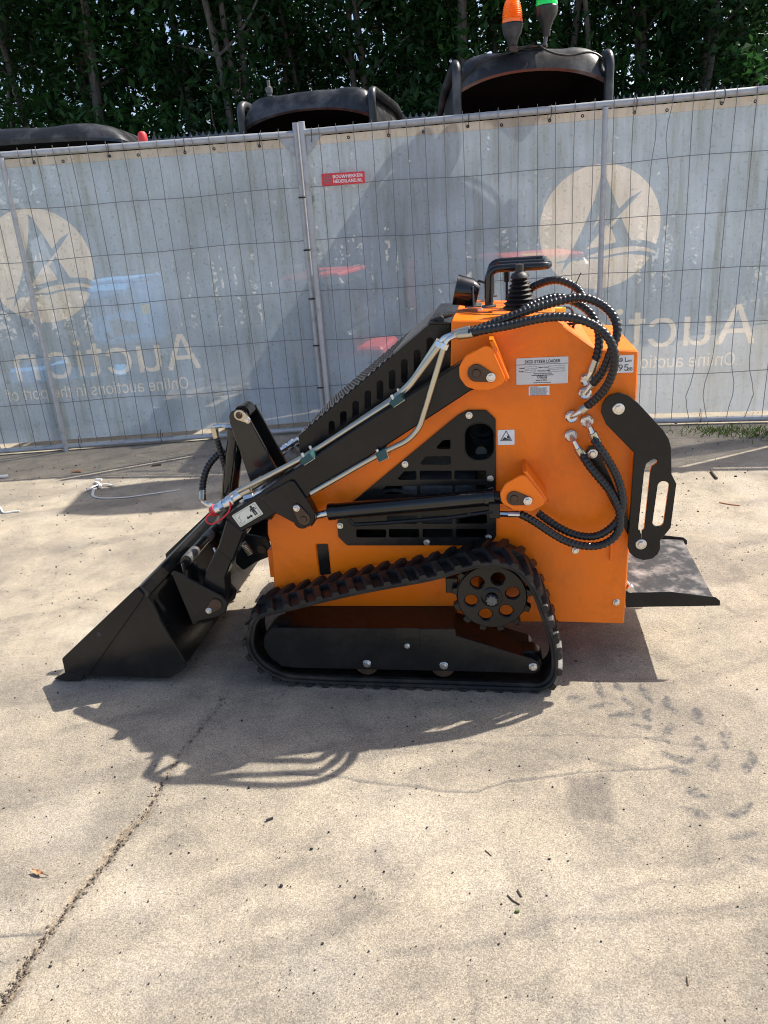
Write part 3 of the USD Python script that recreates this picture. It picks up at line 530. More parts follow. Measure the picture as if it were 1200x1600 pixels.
def bracket(side):
    f = (lambda m: m) if side == 0 else mir
    b = node('arm_bracket', LD)
    part('cheek_plate', f(ext(rnd([(0.2769,1.0972),(0.3214,0.9909),(0.3123,0.9794),(0.278,0.9633),(0.2384,0.9638),(0.2079,0.9759),(0.1906,1.0022),(0.1897,1.0313),(0.2067,1.0594)], .022), .070, .080, .002)), 'orange', b)
    e = [(0.2751,1.1),(0.2856,1.0995),(0.3303,0.9922),(0.3177,0.9818)]; part('side_plate', f(ext(e, .0805, .181, .002)), 'orange', b)
    part('weld_bead', f(tube(np.array([(0.2783,0.1795,1.0899),(0.2908,0.1795,1.0626),(0.3087,0.1795,1.0189),(0.3232,0.1795,0.9825),(0.3323,0.1795,0.9612)]) + np.array([.004, 0, 0]), .004, 6)), 'orange', b)
    pp = [(0.2388,1.0144),(0.2787,1.0002)]; part('pin_plate', f(ext(capsule2(pp[0], pp[1], .025, .013), .064, .070, .0015)), 'pin', b)
    part('pin', f(lathe([(0, -.006), (.010, -.006), (.012, 0), (.012, .004)], (pp[0][0], .064, pp[0][1]))), 'pin', b); part('bolt', f(bolt(pp[1][0], .064, pp[1][1], .009)), 'chrome', b)
    c = node('ram_bracket', LD)
    part('cheek_plate', f(ext(rnd([(0.3692,0.717),(0.4301,0.6336),(0.4274,0.6185),(0.3913,0.5977),(0.338,0.6033),(0.3044,0.6261),(0.2992,0.6565),(0.3163,0.6863)], .018), .055, .065, .002)), 'orange', c)
    e = [(0.3665,0.7193),(0.3776,0.7211),(0.4368,0.6327),(0.4277,0.6187)]; part('side_plate', f(ext(e, .0655, .181, .002)), 'orange', c)
    part('weld_bead', f(tube(np.array([(0.3765,0.1795,0.6898),(0.394,0.1795,0.6646),(0.4174,0.1795,0.6287),(0.4469,0.1795,0.5818)]) + np.array([.004, 0, 0]), .004, 6)), 'orange', c)
    pp = [(0.341,0.6419),(0.3801,0.6334)]; part('pin_plate', f(ext(capsule2(pp[0], pp[1], .022, .013), .049, .055, .0015)), 'pin', c)
    part('pin', f(lathe([(0, -.005), (.010, -.005), (.012, 0), (.012, .004)], (pp[0][0], .049, pp[0][1]))), 'pin', c); part('bolt', f(bolt(pp[1][0], .049, pp[1][1], .009)), 'chrome', c)
    r = node('lift_ram', LD)
    a, e, g = (np.array(v) for v in [(-0.2413,0.115,0.5799),(0.2848,0.115,0.6246),(-0.3253,0.115,0.5588)]); d = (e - a) / np.linalg.norm(e - a); Lr = np.linalg.norm(e - a); Rm = np.stack([d, [0, 1, 0], np.cross(d, [0, 1, 0])], 1)
    part('barrel', f(xf(lathe([(0, 0), (.0245, 0), (.0275, .002), (.0275, .022), (.0262, .024), (.0262, Lr - .035), (.0285, Lr - .033), (.0285, Lr - .003), (0, Lr)], (0, 0, 0), 'x', 28), Rm, a)), 'gloss', r)
    part('rod', f(tube([g, a + d * .02], .0125, 16)), 'chrome', r)
    part('rod_eye', f(lathe([(0, -.024), (.026, -.024), (.026, .024), (0, .024)], tuple(g), 'y', 20)), 'black', r)
    part('base_eye', f(cat([lathe([(0, -.024), (.028, -.024), (.028, .024), (0, .024)], [(0.3415,0.115,0.6187)][0], 'y', 20), tube([e - d * .01, np.array([(0.3415,0.115,0.6187)][0])], .02, 12)])), 'black', r)
    part('port_pipe', f(bent([(-0.1683,0.085,0.565),(-0.1574,0.085,0.5487),(-0.0594,0.085,0.5533),(0.1405,0.085,0.5686),(0.277,0.085,0.5883)], .0065, .02, 9)), 'black', r)
    part('port_block', f(cat([bx(*(lambda p: (p[0] - .012, p[0] + .022))([(0.2767,0.1,0.5845)][0]), .08, .12, *(lambda p: (p[2] - .018, p[2] + .03))([(0.2767,0.1,0.5845)][0])), tube([(0.2959,0.09,0.5778),(0.3457,0.09,0.5762)], .009, 6)])), 'black', r)
bracket(0); bracket(1)
part('hose_ferrule', cat([tube([(0.2979,0.088,0.5785),(0.3228,0.088,0.5772)], .0075, 6), tube([(0.3228,0.088,0.5772),(0.3572,0.088,0.5779)], .0095, 12)]), 'chrome')

# steel pipes along the near arm, with teal clamps
def pipe(pts, r=.0095, rad=.04): part('steel_pipe', bent(pts, r, rad, 12), 'steel')
pipe([(-0.5307,0.115,0.6534),(-0.3777,0.115,0.7258),(-0.2905,0.115,0.7678),(0.0009,0.115,0.9393),(0.0428,0.1,0.9754),(0.1433,0.075,1.1006)])
pipe([(-0.5052,0.14,0.6484),(-0.3632,0.14,0.7301),(-0.283,0.135,0.7678),(0.005,0.13,0.9454),(0.0539,0.11,0.9918),(0.1355,0.085,1.1065)])
pipe([(-0.2815,0.08,0.6559),(-0.1245,0.08,0.7425),(-0.0428,0.08,0.7851),(0.0326,0.08,0.819),(0.0689,0.08,0.8571),(0.1525,0.07,1.0974)], .0085)
for pts, nm in (([(-0.3046,0.7677),(-0.2679,0.7904),(-0.2556,0.7727),(-0.2922,0.7509)], 1), ([(-0.0169,0.9361),(0.0168,0.9597),(0.029,0.9431),(-0.0045,0.9223)], 1), ([(-0.068,0.7827),(-0.0375,0.8),(-0.0297,0.7697),(-0.0581,0.7562)], 1)):
    c = np.array(pts).mean(0); a = node('pipe_clamp', LD)
    part('clamp_block', ext(rnd(pts, .003), .066, .15, .002), 'teal', a)
    part('clamp_bolt', cat([tube([(c[0] + dx_, .075 + dy_, c[1] + dx_ * .6 + .010), (c[0] + dx_ - .006, .075 + dy_, c[1] + dx_ * .6 + .0235)], .0045, 6) for dx_, dy_ in ((-.009, 0), (.004, .05))]), 'chrome', a)
    part('clamp_strip', ext(affinity.translate(rnd(pts, .002), .0012, -.0022), .072, .144, .001), 'chrome', a)
def fitting(pts, name='hose_fitting'):
    """nut, elbow and ribbed ferrule along three points"""
    a = node(name, LD); p = [np.array(v) for v in pts]
    part('nut', tube([p[0] + (p[1] - p[0]) * -.15, p[0] + (p[1] - p[0]) * .45], .0125, 6), 'chrome', a, smooth=20)
    part('elbow', bent([p[0], p[1], p[2]], .0075, .02, 10), 'chrome', a)
    d = (p[3] - p[2]); part('ferrule', tube([p[2], p[2] + d * .1, p[2] + d * .12, p[2] + d * .95, p[3]], [.009, .009, .0128, .0128, .0118], 16), 'steel', a)
fitting([(0.1349,0.075,1.0939),(0.1474,0.075,1.1146),(0.1728,0.075,1.1223),(0.2246,0.075,1.1339)])
fitting([(0.1495,0.07,1.0887),(0.1602,0.07,1.1113),(0.1837,0.07,1.1208),(0.2299,0.07,1.1248)])

# hydraulic hoses in black spiral wrap
def hs_(pts, r=.0120): part('hose', hose(pts, r), 'hose', smooth=60)
hs_([(0.2211,0.07,1.1269),(0.2688,0.07,1.1325),(0.3386,0.08,1.1408),(0.408,0.085,1.1523),(0.4713,0.085,1.1552),(0.522,0.08,1.1457),(0.5659,0.075,1.1247),(0.5966,0.07,1.0932),(0.6133,0.07,1.0511),(0.6137,0.08,1.0054),(0.5998,0.1,0.957),(0.5769,0.12,0.9204),(0.5529,0.14,0.8921)])
hs_([(0.2262,0.078,1.1299),(0.2721,0.085,1.1407),(0.3389,0.1,1.1616),(0.4091,0.12,1.1798),(0.4477,0.13,1.1879),(0.4959,0.14,1.1955),(0.5351,0.145,1.1955),(0.5767,0.145,1.1796),(0.6079,0.14,1.1536),(0.6231,0.13,1.1247),(0.6246,0.12,1.0965),(0.6149,0.115,1.0662),(0.6047,0.12,1.0321),(0.5964,0.13,1.0037),(0.5826,0.14,0.9767),(0.5665,0.15,0.955)])
hs_([(0.2297,0.075,1.1232),(0.2771,0.09,1.1328),(0.339,0.12,1.1486),(0.3749,0.15,1.1729),(0.4202,0.18,1.1883),(0.4692,0.2,1.1942),(0.5121,0.2,1.1813),(0.5489,0.19,1.1576),(0.5698,0.18,1.1294),(0.5797,0.165,1.099),(0.5812,0.155,1.0719),(0.5781,0.15,1.0424),(0.5716,0.15,1.0227)])
hs_([(0.3723,0.5,1.1502),(0.386,0.47,1.1866),(0.4169,0.44,1.2092),(0.4512,0.42,1.2215),(0.4816,0.41,1.2235),(0.5157,0.4,1.212),(0.54,0.39,1.1955),(0.552,0.37,1.1761),(0.5576,0.34,1.147)])
hs_([(0.5443,0.125,0.746),(0.5601,0.11,0.7188),(0.5931,0.1,0.678),(0.6328,0.095,0.6231),(0.6508,0.09,0.566),(0.6439,0.09,0.5104),(0.6115,0.09,0.4792),(0.5668,0.09,0.4698),(0.4984,0.09,0.486),(0.4296,0.09,0.5306),(0.3572,0.088,0.5779)], .0118)
hs_([(0.5741,0.125,0.7922),(0.5894,0.11,0.771),(0.6155,0.105,0.7311),(0.6443,0.1,0.6711),(0.6572,0.095,0.6047),(0.6472,0.1,0.5518),(0.6176,0.105,0.5147),(0.5794,0.11,0.4939),(0.5176,0.12,0.4985),(0.4603,0.13,0.5266),(0.4123,0.14,0.5612)], .0118)
def port(c, path):
    """banjo ring on the body with a hose end leaving it"""
    a = node('hose_port', LD); c = np.array(c); pts = [np.array(q) for q in path]
    part('ring', cat([lathe([(.006, -.008), (.014, -.010), (.0185, -.006), (.0185, .010), (0, .010)], tuple(c), 'y', 20), lathe([(0, -.010), (.008, -.010), (.008, 0)], tuple(c), 'y', 6)]), 'chrome', a)
    part('stem', tube([c + [0, -.004, 0], pts[0], pts[1]], [.0085, .008, .0095], 10), 'chrome', a)
    d = pts[2] - pts[1]; part('ferrule', tube([pts[1], pts[1] + d * .03, pts[2]], [.010, .0135, .0132], 16), 'steel', a)
port([(0.5106,0.168,0.854)][0], [(0.5218,0.15,0.8659),(0.5343,0.15,0.8751),(0.5592,0.15,0.8933)])
port([(0.5475,0.168,0.9236)][0], [(0.5549,0.155,0.9375),(0.5618,0.155,0.9485),(0.5773,0.155,0.9684)])
port([(0.5519,0.168,0.9629)][0], [(0.5574,0.155,0.9765),(0.5625,0.155,0.9874),(0.5739,0.155,1.0235)])
port([(0.5099,0.168,0.7953)][0], [(0.5172,0.14,0.7834),(0.5268,0.14,0.7655),(0.5498,0.14,0.7293)])
port([(0.5551,0.168,0.8391)][0], [(0.5619,0.14,0.825),(0.5678,0.14,0.8113),(0.5871,0.14,0.7738)])

# rating plate and stickers
def sticker(name, pts, mat, y=.1785, r=.003): return part(name, ext(rnd(pts, r), y, y + .0012, 0), mat, smooth=False)
def box_at(pts):
    p = np.array(pts); x0, x1 = p[[0, 3], 0].mean(), p[[1, 2], 0].mean(); z1, z0 = p[[0, 1], 1].mean(), p[[2, 3], 1].mean()
    return x0, x1, z0, z1
def rect(b): x0, x1, z0, z1 = b; return [(x0, z0), (x1, z0), (x1, z1), (x0, z1)]
b = box_at([(0.3495,1.0306),(0.499,1.0299),(0.4994,0.9525),(0.3518,0.9522)]); w_, h_ = b[1] - b[0], b[3] - b[2]
rp = sticker('rating_plate', rect(b), 'silver', r=.002); y_ = .1783
U = lambda u, v: (b[0] + u * w_, b[2] + v * h_)
ms = [text_at('SKID STEER LOADER', .0085, *U(.16, .80), y_, True, width=w_ * .68)]
def frame(u0, u1, v0, v1, t=.0006):
    x0, z0 = U(u0, v0); x1, z1 = U(u1, v1); return ext(Polygon([(x0, z0), (x1, z0), (x1, z1), (x0, z1)], [[(x0 + t, z0 + t), (x0 + t, z1 - t), (x1 - t, z1 - t), (x1 - t, z0 + t)]]), y_ - .0005, y_, 0)
x0_, z0_ = U(0.005, .745); ms.append(bx(x0_, x0_ + w_ * .99, y_ - .0005, y_, z0_, z0_ + .0011, 0))
for u, v, tx in ((.06, .60, 'Model'), (.43, .61, 'Rated Power'), (.05, .48, 'Weight'), (.41, .48, 'Production Date')): ms.append(text_at(tx, .0034, *U(u, v), y_, True))
for f_ in ((.16, .40, .585, .67), (.17, .37, .46, .545), (.62, .93, .585, .67), (.62, .93, .46, .545)): ms.append(frame(*f_))
ms.append(text_at('CE', .0075, *U(.40, .22), y_, True)); ms.append(text_at('MANUFACTURE IN CHINA', .003, *U(.34, .38), y_, True)); ms.append(text_at('MADE IN CHINA', .003, *U(.38, .12), y_, True))
ms.append(bx(*(lambda a, c: (a[0], c[0], y_ - .0005, y_, a[1], c[1]))(U(.30, .325), U(.72, .345)), 0)); ms.append(bx(*(lambda a, c: (a[0], c[0], y_ - .0005, y_, a[1], c[1]))(U(.33, .045), U(.67, .065)), 0))
x0_, z0_ = U(.545, .255); ms.append(ext(affinity.scale(Point(x0_, z0_).buffer(.0062), 1.35, 1).difference(affinity.scale(Point(x0_, z0_).buffer(.0050), 1.35, 1)), y_ - .0005, y_, 0)); ms.append(text_at('SGS', .0042, x0_ - .0055, z0_ - .002, y_, True, width=.011))
part('plate_print', cat(ms), 'ink', rp, smooth=False)
b = box_at([(0.3862,0.9462),(0.4463,0.9459),(0.4466,0.9192),(0.3872,0.9193)]); w_, h_ = b[1] - b[0], b[3] - b[2]
sp = sticker('notice_sticker', rect(b), 'white', r=.001); ms = []
for k in range(9):
    wd = w_ * (.86 if k else .4) * (1 - .12 * ((k * 7) % 5) / 5); z_ = b[3] - .0032 - k * .0030
    for j in range(9): ms.append(bx(b[0] + w_ * .07 + j * wd / 9, b[0] + w_ * .07 + (j + .72 + .2 * ((j * 3 + k) % 2)) * wd / 9, .1778, .1783, z_, z_ + .0016, 0))
part('fine_print', cat(ms), 'ink_grey', sp, smooth=False)
b = box_at([(0.2937,0.8163),(0.3444,0.8159),(0.3441,0.7687),(0.294,0.7689)]); w_, h_ = b[1] - b[0], b[3] - b[2]; cx = (b[0] + b[1]) / 2
sp = sticker('warning_sticker', rect(b), 'white')
T = lambda s: Polygon([(cx - .018 * s, b[2] + .013 - (s - 1) * .011), (cx + .018 * s, b[2] + .013 - (s - 1) * .011), (cx, b[2] + .013 + .033 * s - (s - 1) * .011)])
ms = [ext(T(1.).difference(T(.82)), .1778, .1783, 0), ext([(cx - .011, b[2] + .016), (cx + .012, b[2] + .016), (cx + .012, b[2] + .020), (cx + .001, b[2] + .021), (cx - .004, b[2] + .025), (cx - .010, b[2] + .020)], .1778, .1783, 0), ext([(cx + .003, b[2] + .022), (cx + .010, b[2] + .0215), (cx + .007, b[2] + .029), (cx + .003, b[2] + .029)], .1778, .1783, 0)]
part('warning_print', cat(ms), 'ink', sp, smooth=False)
b = box_at([(0.6313,1.0271),(0.6815,1.0268),(0.6821,0.9764),(0.6314,0.9765)]); w_, h_ = b[1] - b[0], b[3] - b[2]
sp = sticker('noise_sticker', rect(b), 'white', r=.002)
hx = Polygon([(b[0] + w_ * .30 + .0065 * math.cos(t), b[3] - h_ * .26 + .0065 * math.sin(t)) for t in np.arange(6) * math.pi / 3 + .5])
ms = [text_at('L', .013, b[0] + w_ * .5, b[2] + h_ * .62, .1783), text_at('WA', .0055, b[0] + w_ * .66, b[2] + h_ * .62, .1783), text_at('95', .018, b[0] + w_ * .14, b[2] + h_ * .12, .1783), text_at('dB', .009, b[0] + w_ * .66, b[2] + h_ * .12, .1783), ext(hx.difference(hx.buffer(-.0012)), .1778, .1783, 0), ext(hx.buffer(-.0025).difference(hx.buffer(-.0036)), .1778, .1783, 0)]
part('noise_print', cat(ms), 'ink', sp, smooth=False)
# hand-clear sticker on the arm: arm drawing, arrow and a figure
pts = [(-0.5536,0.5803),(-0.4703,0.6275),(-0.4471,0.5858),(-0.5302,0.5401)]
sp = part('distance_sticker', ext(rnd(pts, .003), .0885, .0899, 0), 'cream', smooth=False)
o, ex, ez = np.array(pts[3]), np.array(pts[2]) - np.array(pts[3]), np.array(pts[0]) - np.array(pts[3])
G = lambda q: [tuple(o + u * ex + v * ez) for u, v in q]
ms = [ext(LineString(G(((.06, .06), (.94, .06), (.94, .94), (.06, .94), (.06, .06)))).buffer(.0005), .088, .0885, 0)]
for q in (((.40, .30), (.47, .44), (.47, .36), (.58, .36), (.58, .44), (.65, .30), (.58, .16), (.58, .24), (.47, .24), (.47, .16)), ((.72, .18), (.77, .18), (.77, .45), (.79, .45), (.79, .18), (.84, .18), (.84, .74), (.88, .55), (.91, .57), (.86, .78), (.70, .78), (.66, .57), (.69, .55), (.72, .72))): ms.append(ext(G(q), .088, .0885, 0))
c = G(((.78, .86),))[0]; ms.append(ext(circ(c[0], c[1], .0042, 12), .088, .0885, 0))
part('figure_print', cat(ms), 'ink', sp, smooth=False)
part('arm_drawing', ext(unary_union([LineString(G(q)).buffer(.0007) for q in (((.30, .80), (.16, .62), (.20, .40)), ((.20, .40), (.10, .26), (.16, .16), (.28, .2), (.30, .32)), ((.14, .60), (.24, .66)))]), .088, .0885, 0), 'ink_grey', sp, smooth=False)

# small bolts on the body, grille and lever
for x, y, a in [(p_[0], p_[2], .1725) for p_ in [(0.2094,0.1725,0.866),(0.0057,0.1725,0.7152),(-0.2208,0.1725,0.509),(0.2689,0.1725,0.6629),(0.0614,0.1725,0.4485),(0.2593,0.1725,0.4645)]]: part('grille_bolt', bolt(x, a, y), 'chrome')
for q in [(0.5318,0.18,0.4159),(0.6643,0.18,0.2326)]: part('body_bolt', bolt(q[0], .18, q[2], .008), 'chrome')

# slotted lever plate and the link behind it
lv = Polygon([(0.5913,0.872),(0.5942,0.8927),(0.6025,0.9093),(0.6146,0.921),(0.6392,0.9276),(0.666,0.9183),(0.6936,0.895),(0.7669,0.8136),(0.7844,0.7863),(0.7924,0.761),(0.7992,0.6786),(0.8147,0.6484),(0.8073,0.5073),(0.7792,0.4653),(0.7808,0.4376),(0.7752,0.4204),(0.761,0.4053),(0.7347,0.3999),(0.7097,0.4075),(0.6918,0.4248),(0.6852,0.4442),(0.69,0.7459),(0.6069,0.8353)]).buffer(.004).buffer(-.008).buffer(.004)
js = LineString([(0.7474,0.7182),(0.7335,0.7076),(0.7299,0.6898),(0.7218,0.5058)]).buffer(.0088, quad_segs=4).union(LineString([(0.7212,0.5184),(0.723,0.4634)]).buffer(.0022))
lv = lv.difference(js).difference(LineString([(0.778,0.641),(0.7701,0.5264)]).buffer(.0162))
lever = node('lever_plate', LD)
part('plate', ext(lv, .140, .152, .0012), 'black', lever)
part('pivot_bolt', bolt(*(lambda q: (q[0], .140, q[2]))([(0.6402,0.14,0.8799)][0]), .0115), 'chrome', lever)
part('lock_bolt', bolt(*(lambda q: (q[0], .140, q[2]))([(0.7235,0.14,0.4538)][0]), .0115), 'chrome', lever)
part('pivot_post', tube([(0.6419,0.152,0.8769),(0.6458,0.18,0.8699)], .012, 12), 'black', lever)
part('link_bar', ext(rnd([(0.5517,0.7435),(0.5624,0.7632),(0.5771,0.7648),(0.5905,0.7526),(0.6995,0.4998),(0.7045,0.4742),(0.6895,0.4699)], .006), .162, .168, .001), 'black')
part('link_bolt', bolt(*(lambda q: (q[0], .162, q[2]))([(0.5738,0.162,0.7399)][0]), .010), 'chrome')

# foot platform at the rear
pl = node('foot_platform', LD)
sd = rnd([(0.6936,0.2641),(0.7197,0.2583),(0.8359,0.2615),(0.9722,0.2434),(0.9849,0.2321),(0.9864,0.2147),(0.6961,0.2059)], .003)
part('side_plate', ext(sd, .195, .201, .0015), 'black', pl)
part('side_plate', ext(sd, .679, .685, .0015), 'black', pl)
tz = [v for v in [(0.6982,0.2503),(0.968,0.2365)]]
part('tread_plate', ext([tz[0], tz[1], (tz[1][0], tz[1][1] - .004), (tz[0][0], tz[0][1] - .004)], .201, .679, 0), 'tread', pl)
part('hinge_pin', cat([lathe([(0, -.012), (.011, -.012), (.013, 0), (.013, .006), (0, .006)], ([(0.7079,0.193,0.277)][0]), 'y', 14), tube([(0.6942,0.2,0.2963),(0.7004,0.2,0.2894),(0.7091,0.2,0.2734)], .006, 8)]), 'chrome', pl)

# bucket, coupling plate and tilt linkage
bk = node('bucket', LD)
out = [(-1.2071,0.0918),(-0.8838,0.3624),(-0.8725,0.3627),(-0.8606,0.3429),(-0.853,0.3242),(-0.7595,0.0875),(-0.7583,0.0674),(-0.7825,0.0465),(-0.8288,0.0197),(-1.1413,0.021),(-1.2084,0.0243)]
part('end_plate', ext(rnd(out, .003), 0, .008, .0015), 'black', bk); part('end_plate', ext(rnd(out, .003), .872, .88, .0015), 'black', bk)
st_ = [(-1.2059,0.0918),(-0.8829,0.361),(-0.8727,0.3616),(-0.8591,0.3394),(-0.8687,0.324),(-1.1256,0.0267),(-1.2078,0.027)]
part('edge_strip', ext(rnd(st_, .002), -.006, 0, .002), 'black', bk); part('edge_strip', ext(rnd(st_, .002), .88, .886, .002), 'black', bk)
sh = LineString([(-1.1894,0.0223),(-0.8277,0.0261),(-0.7839,0.0516),(-0.7612,0.0774),(-0.8588,0.3288)]).buffer(.0035, cap_style=2, join_style=1)
wq = np.array([(-0.857,0.3403),(-0.8665,0.3261),(-1.1228,0.0294)])[1:]; wu = np.linspace(0, 1, 60); wl = wq[0] + (wq[1] - wq[0]) * wu[:, None]
part('weld_bead', tube(np.c_[wl[:, 0], np.full(60, -.001), wl[:, 1]], .0022 + .0007 * np.sin(np.arange(60) * 2.1), 6), 'gloss', bk)
part('shell', ext(sh, .008, .872, .001), 'gloss', bk)
part('lip_bar', ext(rnd([(-0.8812,0.3638),(-0.8644,0.3698),(-0.8411,0.3396),(-0.8577,0.3229),(-0.8651,0.3429)], .002), .002, .878, .002), 'gloss', bk)
part('cutting_edge', ext(rnd([(-1.2557,0.0099),(-1.205,0.0388),(-1.1425,0.0262),(-1.1518,0.0063),(-1.1986,0.0037)], .002), -.008, .888, .002), 'gloss', bk)
for x, y in [(-1.046,0.192)]: part('plug_hole', ext(circ(x, y, .009, 16), -.0066, -.006, 0), 'ink', bk)
cp = node('coupling_plate', LD)
p0, p1 = (np.array(v) for v in [(-0.7489,0.1836),(-0.7993,0.3763)])
dd = (p1 - p0) / np.linalg.norm(p1 - p0); nn = np.array([dd[1], -dd[0]])
p1 = np.array([(-0.766,0.4028)][0]); p0 = np.array([(-0.7571,0.1768)][0]); dd = (p1 - p0) / np.linalg.norm(p1 - p0); nn = np.array([dd[1], -dd[0]])
part('plate', ext([tuple(p0), tuple(p1), tuple(p1 + nn * .010), tuple(p0 + nn * .010)], .11, .77, .002), 'rubber', cp)
part('centre_ear', ext(rnd([(-0.6237,0.4339),(-0.5184,0.4088),(-0.511,0.3741),(-0.5251,0.3367),(-0.5726,0.3191),(-0.6256,0.2834),(-0.6503,0.3139)], .012), .300, .312, .002), 'black', cp)
part('ear_pin', lathe([(0, -.006), (.016, -.006), (.018, 0), (0, .0)], (lambda q: (q[0], .300, q[1]))([(-0.5447,0.3692)][0]), 'y', 18), 'pin', cp)
tz_ = p1 + nn * .012
part('top_tube', tube([(tz_[0], .12, tz_[1]), (tz_[0], .76, tz_[1])], .018, 14), 'gloss', cp)
for ya_, yb_ in ((.13, .21), (.30, .36), (.66, .74)): part('worn_sleeve', tube([(p1[0] + nn[0] * .012, ya_, p1[1] + nn[1] * .012), (p1[0] + nn[0] * .012, yb_, p1[1] + nn[1] * .012)], .0192, 14), 'worn', cp)
ear = rnd([(-0.7877,0.3955),(-0.754,0.3815),(-0.6251,0.304),(-0.6047,0.2754),(-0.6164,0.2415),(-0.651,0.2215),(-0.7197,0.2058),(-0.7394,0.1832)], .008)
for ya_ in (.068, .158, .712, .802): part('ear', ext(ear, ya_, ya_ + .010, .002), 'black', cp)
pp = [(-0.6733,0.2492),(-0.645,0.2713)]
part('pin_plate', ext(capsule2(pp[0], pp[1], .012, .021), .063, .068, .0015), 'pin', cp); part('bolt', bolt(pp[0][0], .063, pp[0][1]), 'chrome', cp)
part('pivot_pin', tube([(pp[1][0], .064, pp[1][1]), (pp[1][0], .17, pp[1][1])], .014, 14), 'pin', cp); part('pivot_pin', tube([(pp[1][0], .71, pp[1][1]), (pp[1][0], .816, pp[1][1])], .014, 14), 'pin', cp)
for ya_ in (.26, .62):
    lq = p0 + dd * .10 + nn * .02; part('latch_handle', bent([(lq[0], ya_, lq[1]), (lq[0] + .05, ya_, lq[1] + .05), (lq[0] + .02, ya_ + .03, lq[1] + .10)], .007, .02, 8), 'chrome', cp)
sq = np.array([(-0.5794,0.4266)][0]); u_ = np.linspace(0, 1, 120)
part('latch_spring', tube(np.c_[sq[0] + .022 * u_ + .009 * np.cos(u_ * 50), .22 + .009 * np.sin(u_ * 50), sq[1] - .040 * u_ + .009 * np.cos(u_ * 50) * .7], .0018, 5), 'steel', cp)

tl = node('tilt_linkage', LD)
part('cross_tube', bx(*(lambda q: (q[0][0], q[1][0]))([(-0.5156,0.5336),(-0.4443,0.5326)]), .148, .732, *(lambda q: (q[1][1], q[0][1]))([(-0.4693,0.6223),(-0.479,0.5404)]), .006), 'black', tl)
for ya_ in (.365, .475):
    tw = capsule2([(-0.5962,0.8331)][0], [(-0.5171,0.5409)][0], .026, .030).union(Polygon([(-0.6237,0.8202),(-0.5611,0.8524),(-0.4557,0.5981),(-0.4547,0.5449),(-0.5634,0.5342)]))
    part('tower_plate', ext(tw.buffer(-.004).buffer(.004), ya_, ya_ + .014, .0025), 'gloss', tl)
part('tower_web', ext([(-0.5862,0.7708),(-0.5716,0.775),(-0.4897,0.5697),(-0.5152,0.5556)], .379, .475, .001), 'gloss', tl)
pp = [(-0.5827,0.8428),(-0.5544,0.824)]
part('pin_plate', ext(capsule2(pp[0], pp[1], .019, .011), .360, .365, .0015), 'steel', tl); part('bolt', bolt(pp[1][0], .360, pp[1][1]), 'chrome', tl)
part('pivot_pin', lathe([(0, -.006), (.009, -.006), (.012, -.002), (.012, .12), (0, .12)], (pp[0][0], .360, pp[0][1]), 'y', 18), 'pin', tl)
a, e = (np.array(v) for v in [(-0.6194,0.427,0.7829),(-0.7311,0.427,0.3656)]); d = (e - a) / np.linalg.norm(e - a); Rm = np.stack([d, [0, 1, 0], np.cross(d, [0, 1, 0])], 1); Lr = np.linalg.norm(e - a)
part('barrel', xf(lathe([(0, 0), (.031, 0), (.034, .003), (.034, .03), (.031, .033), (.031, Lr - .03), (.034, Lr - .028), (.034, Lr), (0, Lr)], (0, 0, 0), 'x', 26), Rm, a), 'gloss', tl)
part('barrel_eye', cat([tube([(pp[0][0], .427, pp[0][1]), tuple(a + d * .02)], .022, 14), lathe([(0, -.034), (.027, -.034), (.027, .034), (0, .034)], (pp[0][0], .427, pp[0][1]), 'y', 20)]), 'gloss', tl)
part('rod', tube([tuple(e - d * .01), tuple(e + d * .17)], .016, 14), 'chrome', tl)
fitting([(-0.6403,0.42,0.7854),(-0.677,0.42,0.7934),(-0.7038,0.42,0.7895),(-0.698,0.42,0.7495)])
part('hose', hose([(-0.6996,0.42,0.7542),(-0.6941,0.42,0.7115),(-0.6899,0.425,0.6716),(-0.6877,0.43,0.6165)], .0115), 'hose', smooth=60)
part('hose', hose([(-0.686,0.44,0.7005),(-0.7149,0.43,0.6778),(-0.7422,0.42,0.6501),(-0.7611,0.41,0.6148),(-0.7699,0.4,0.5816),(-0.7722,0.39,0.5581)], .0125), 'hose', smooth=60)
fitting([(-0.6942,0.3,0.5343),(-0.7368,0.34,0.5245),(-0.7669,0.37,0.5283),(-0.7706,0.39,0.5606)])
part('hose', hose([(-0.5615,0.52,0.5843),(-0.5402,0.55,0.5865),(-0.5167,0.6,0.5851),(-0.5076,0.66,0.5838)], .011), 'hose', smooth=60)
part('far_fitting', cat([tube([(-0.5652,0.72,0.6085),(-0.4871,0.72,0.6537)], .010, 8), tube([(-0.5483,0.72,0.6186),(-0.5343,0.72,0.6262)], .015, 6), tube([(-0.5204,0.72,0.6337),(-0.5063,0.72,0.6438)], .015, 6)]), 'chrome')
# quick couplers on the arm end, one with a red dust cap on its cord
qc = node('quick_coupler', LD)
q = [np.array(v) for v in [(-0.632,0.12,0.5821),(-0.6178,0.12,0.5886),(-0.5965,0.12,0.5995),(-0.5821,0.12,0.6083),(-0.5681,0.12,0.6147),(-0.5492,0.12,0.6255),(-0.521,0.12,0.6427),(-0.4887,0.12,0.6596)]]
for (i, j, r, mt) in ((1, 2, .0185, 'chrome'), (2, 3, .0225, 'chrome'), (3, 4, .0185, 'chrome'), (4, 5, .022, 'chrome'), (5, 6, .014, 'chrome'), (6, 7, .0125, 'steel')): part('sleeve', tube([q[i], q[j]], r, 6 if r == .0225 else 20), mt, qc, smooth=25)
part('dust_cap', tube([q[0] + (q[0] - q[1]) * .3, q[0], q[1], q[1] + (q[2] - q[1]) * .1], [.010, .0165, .0185, .0215], 12), 'red', qc)
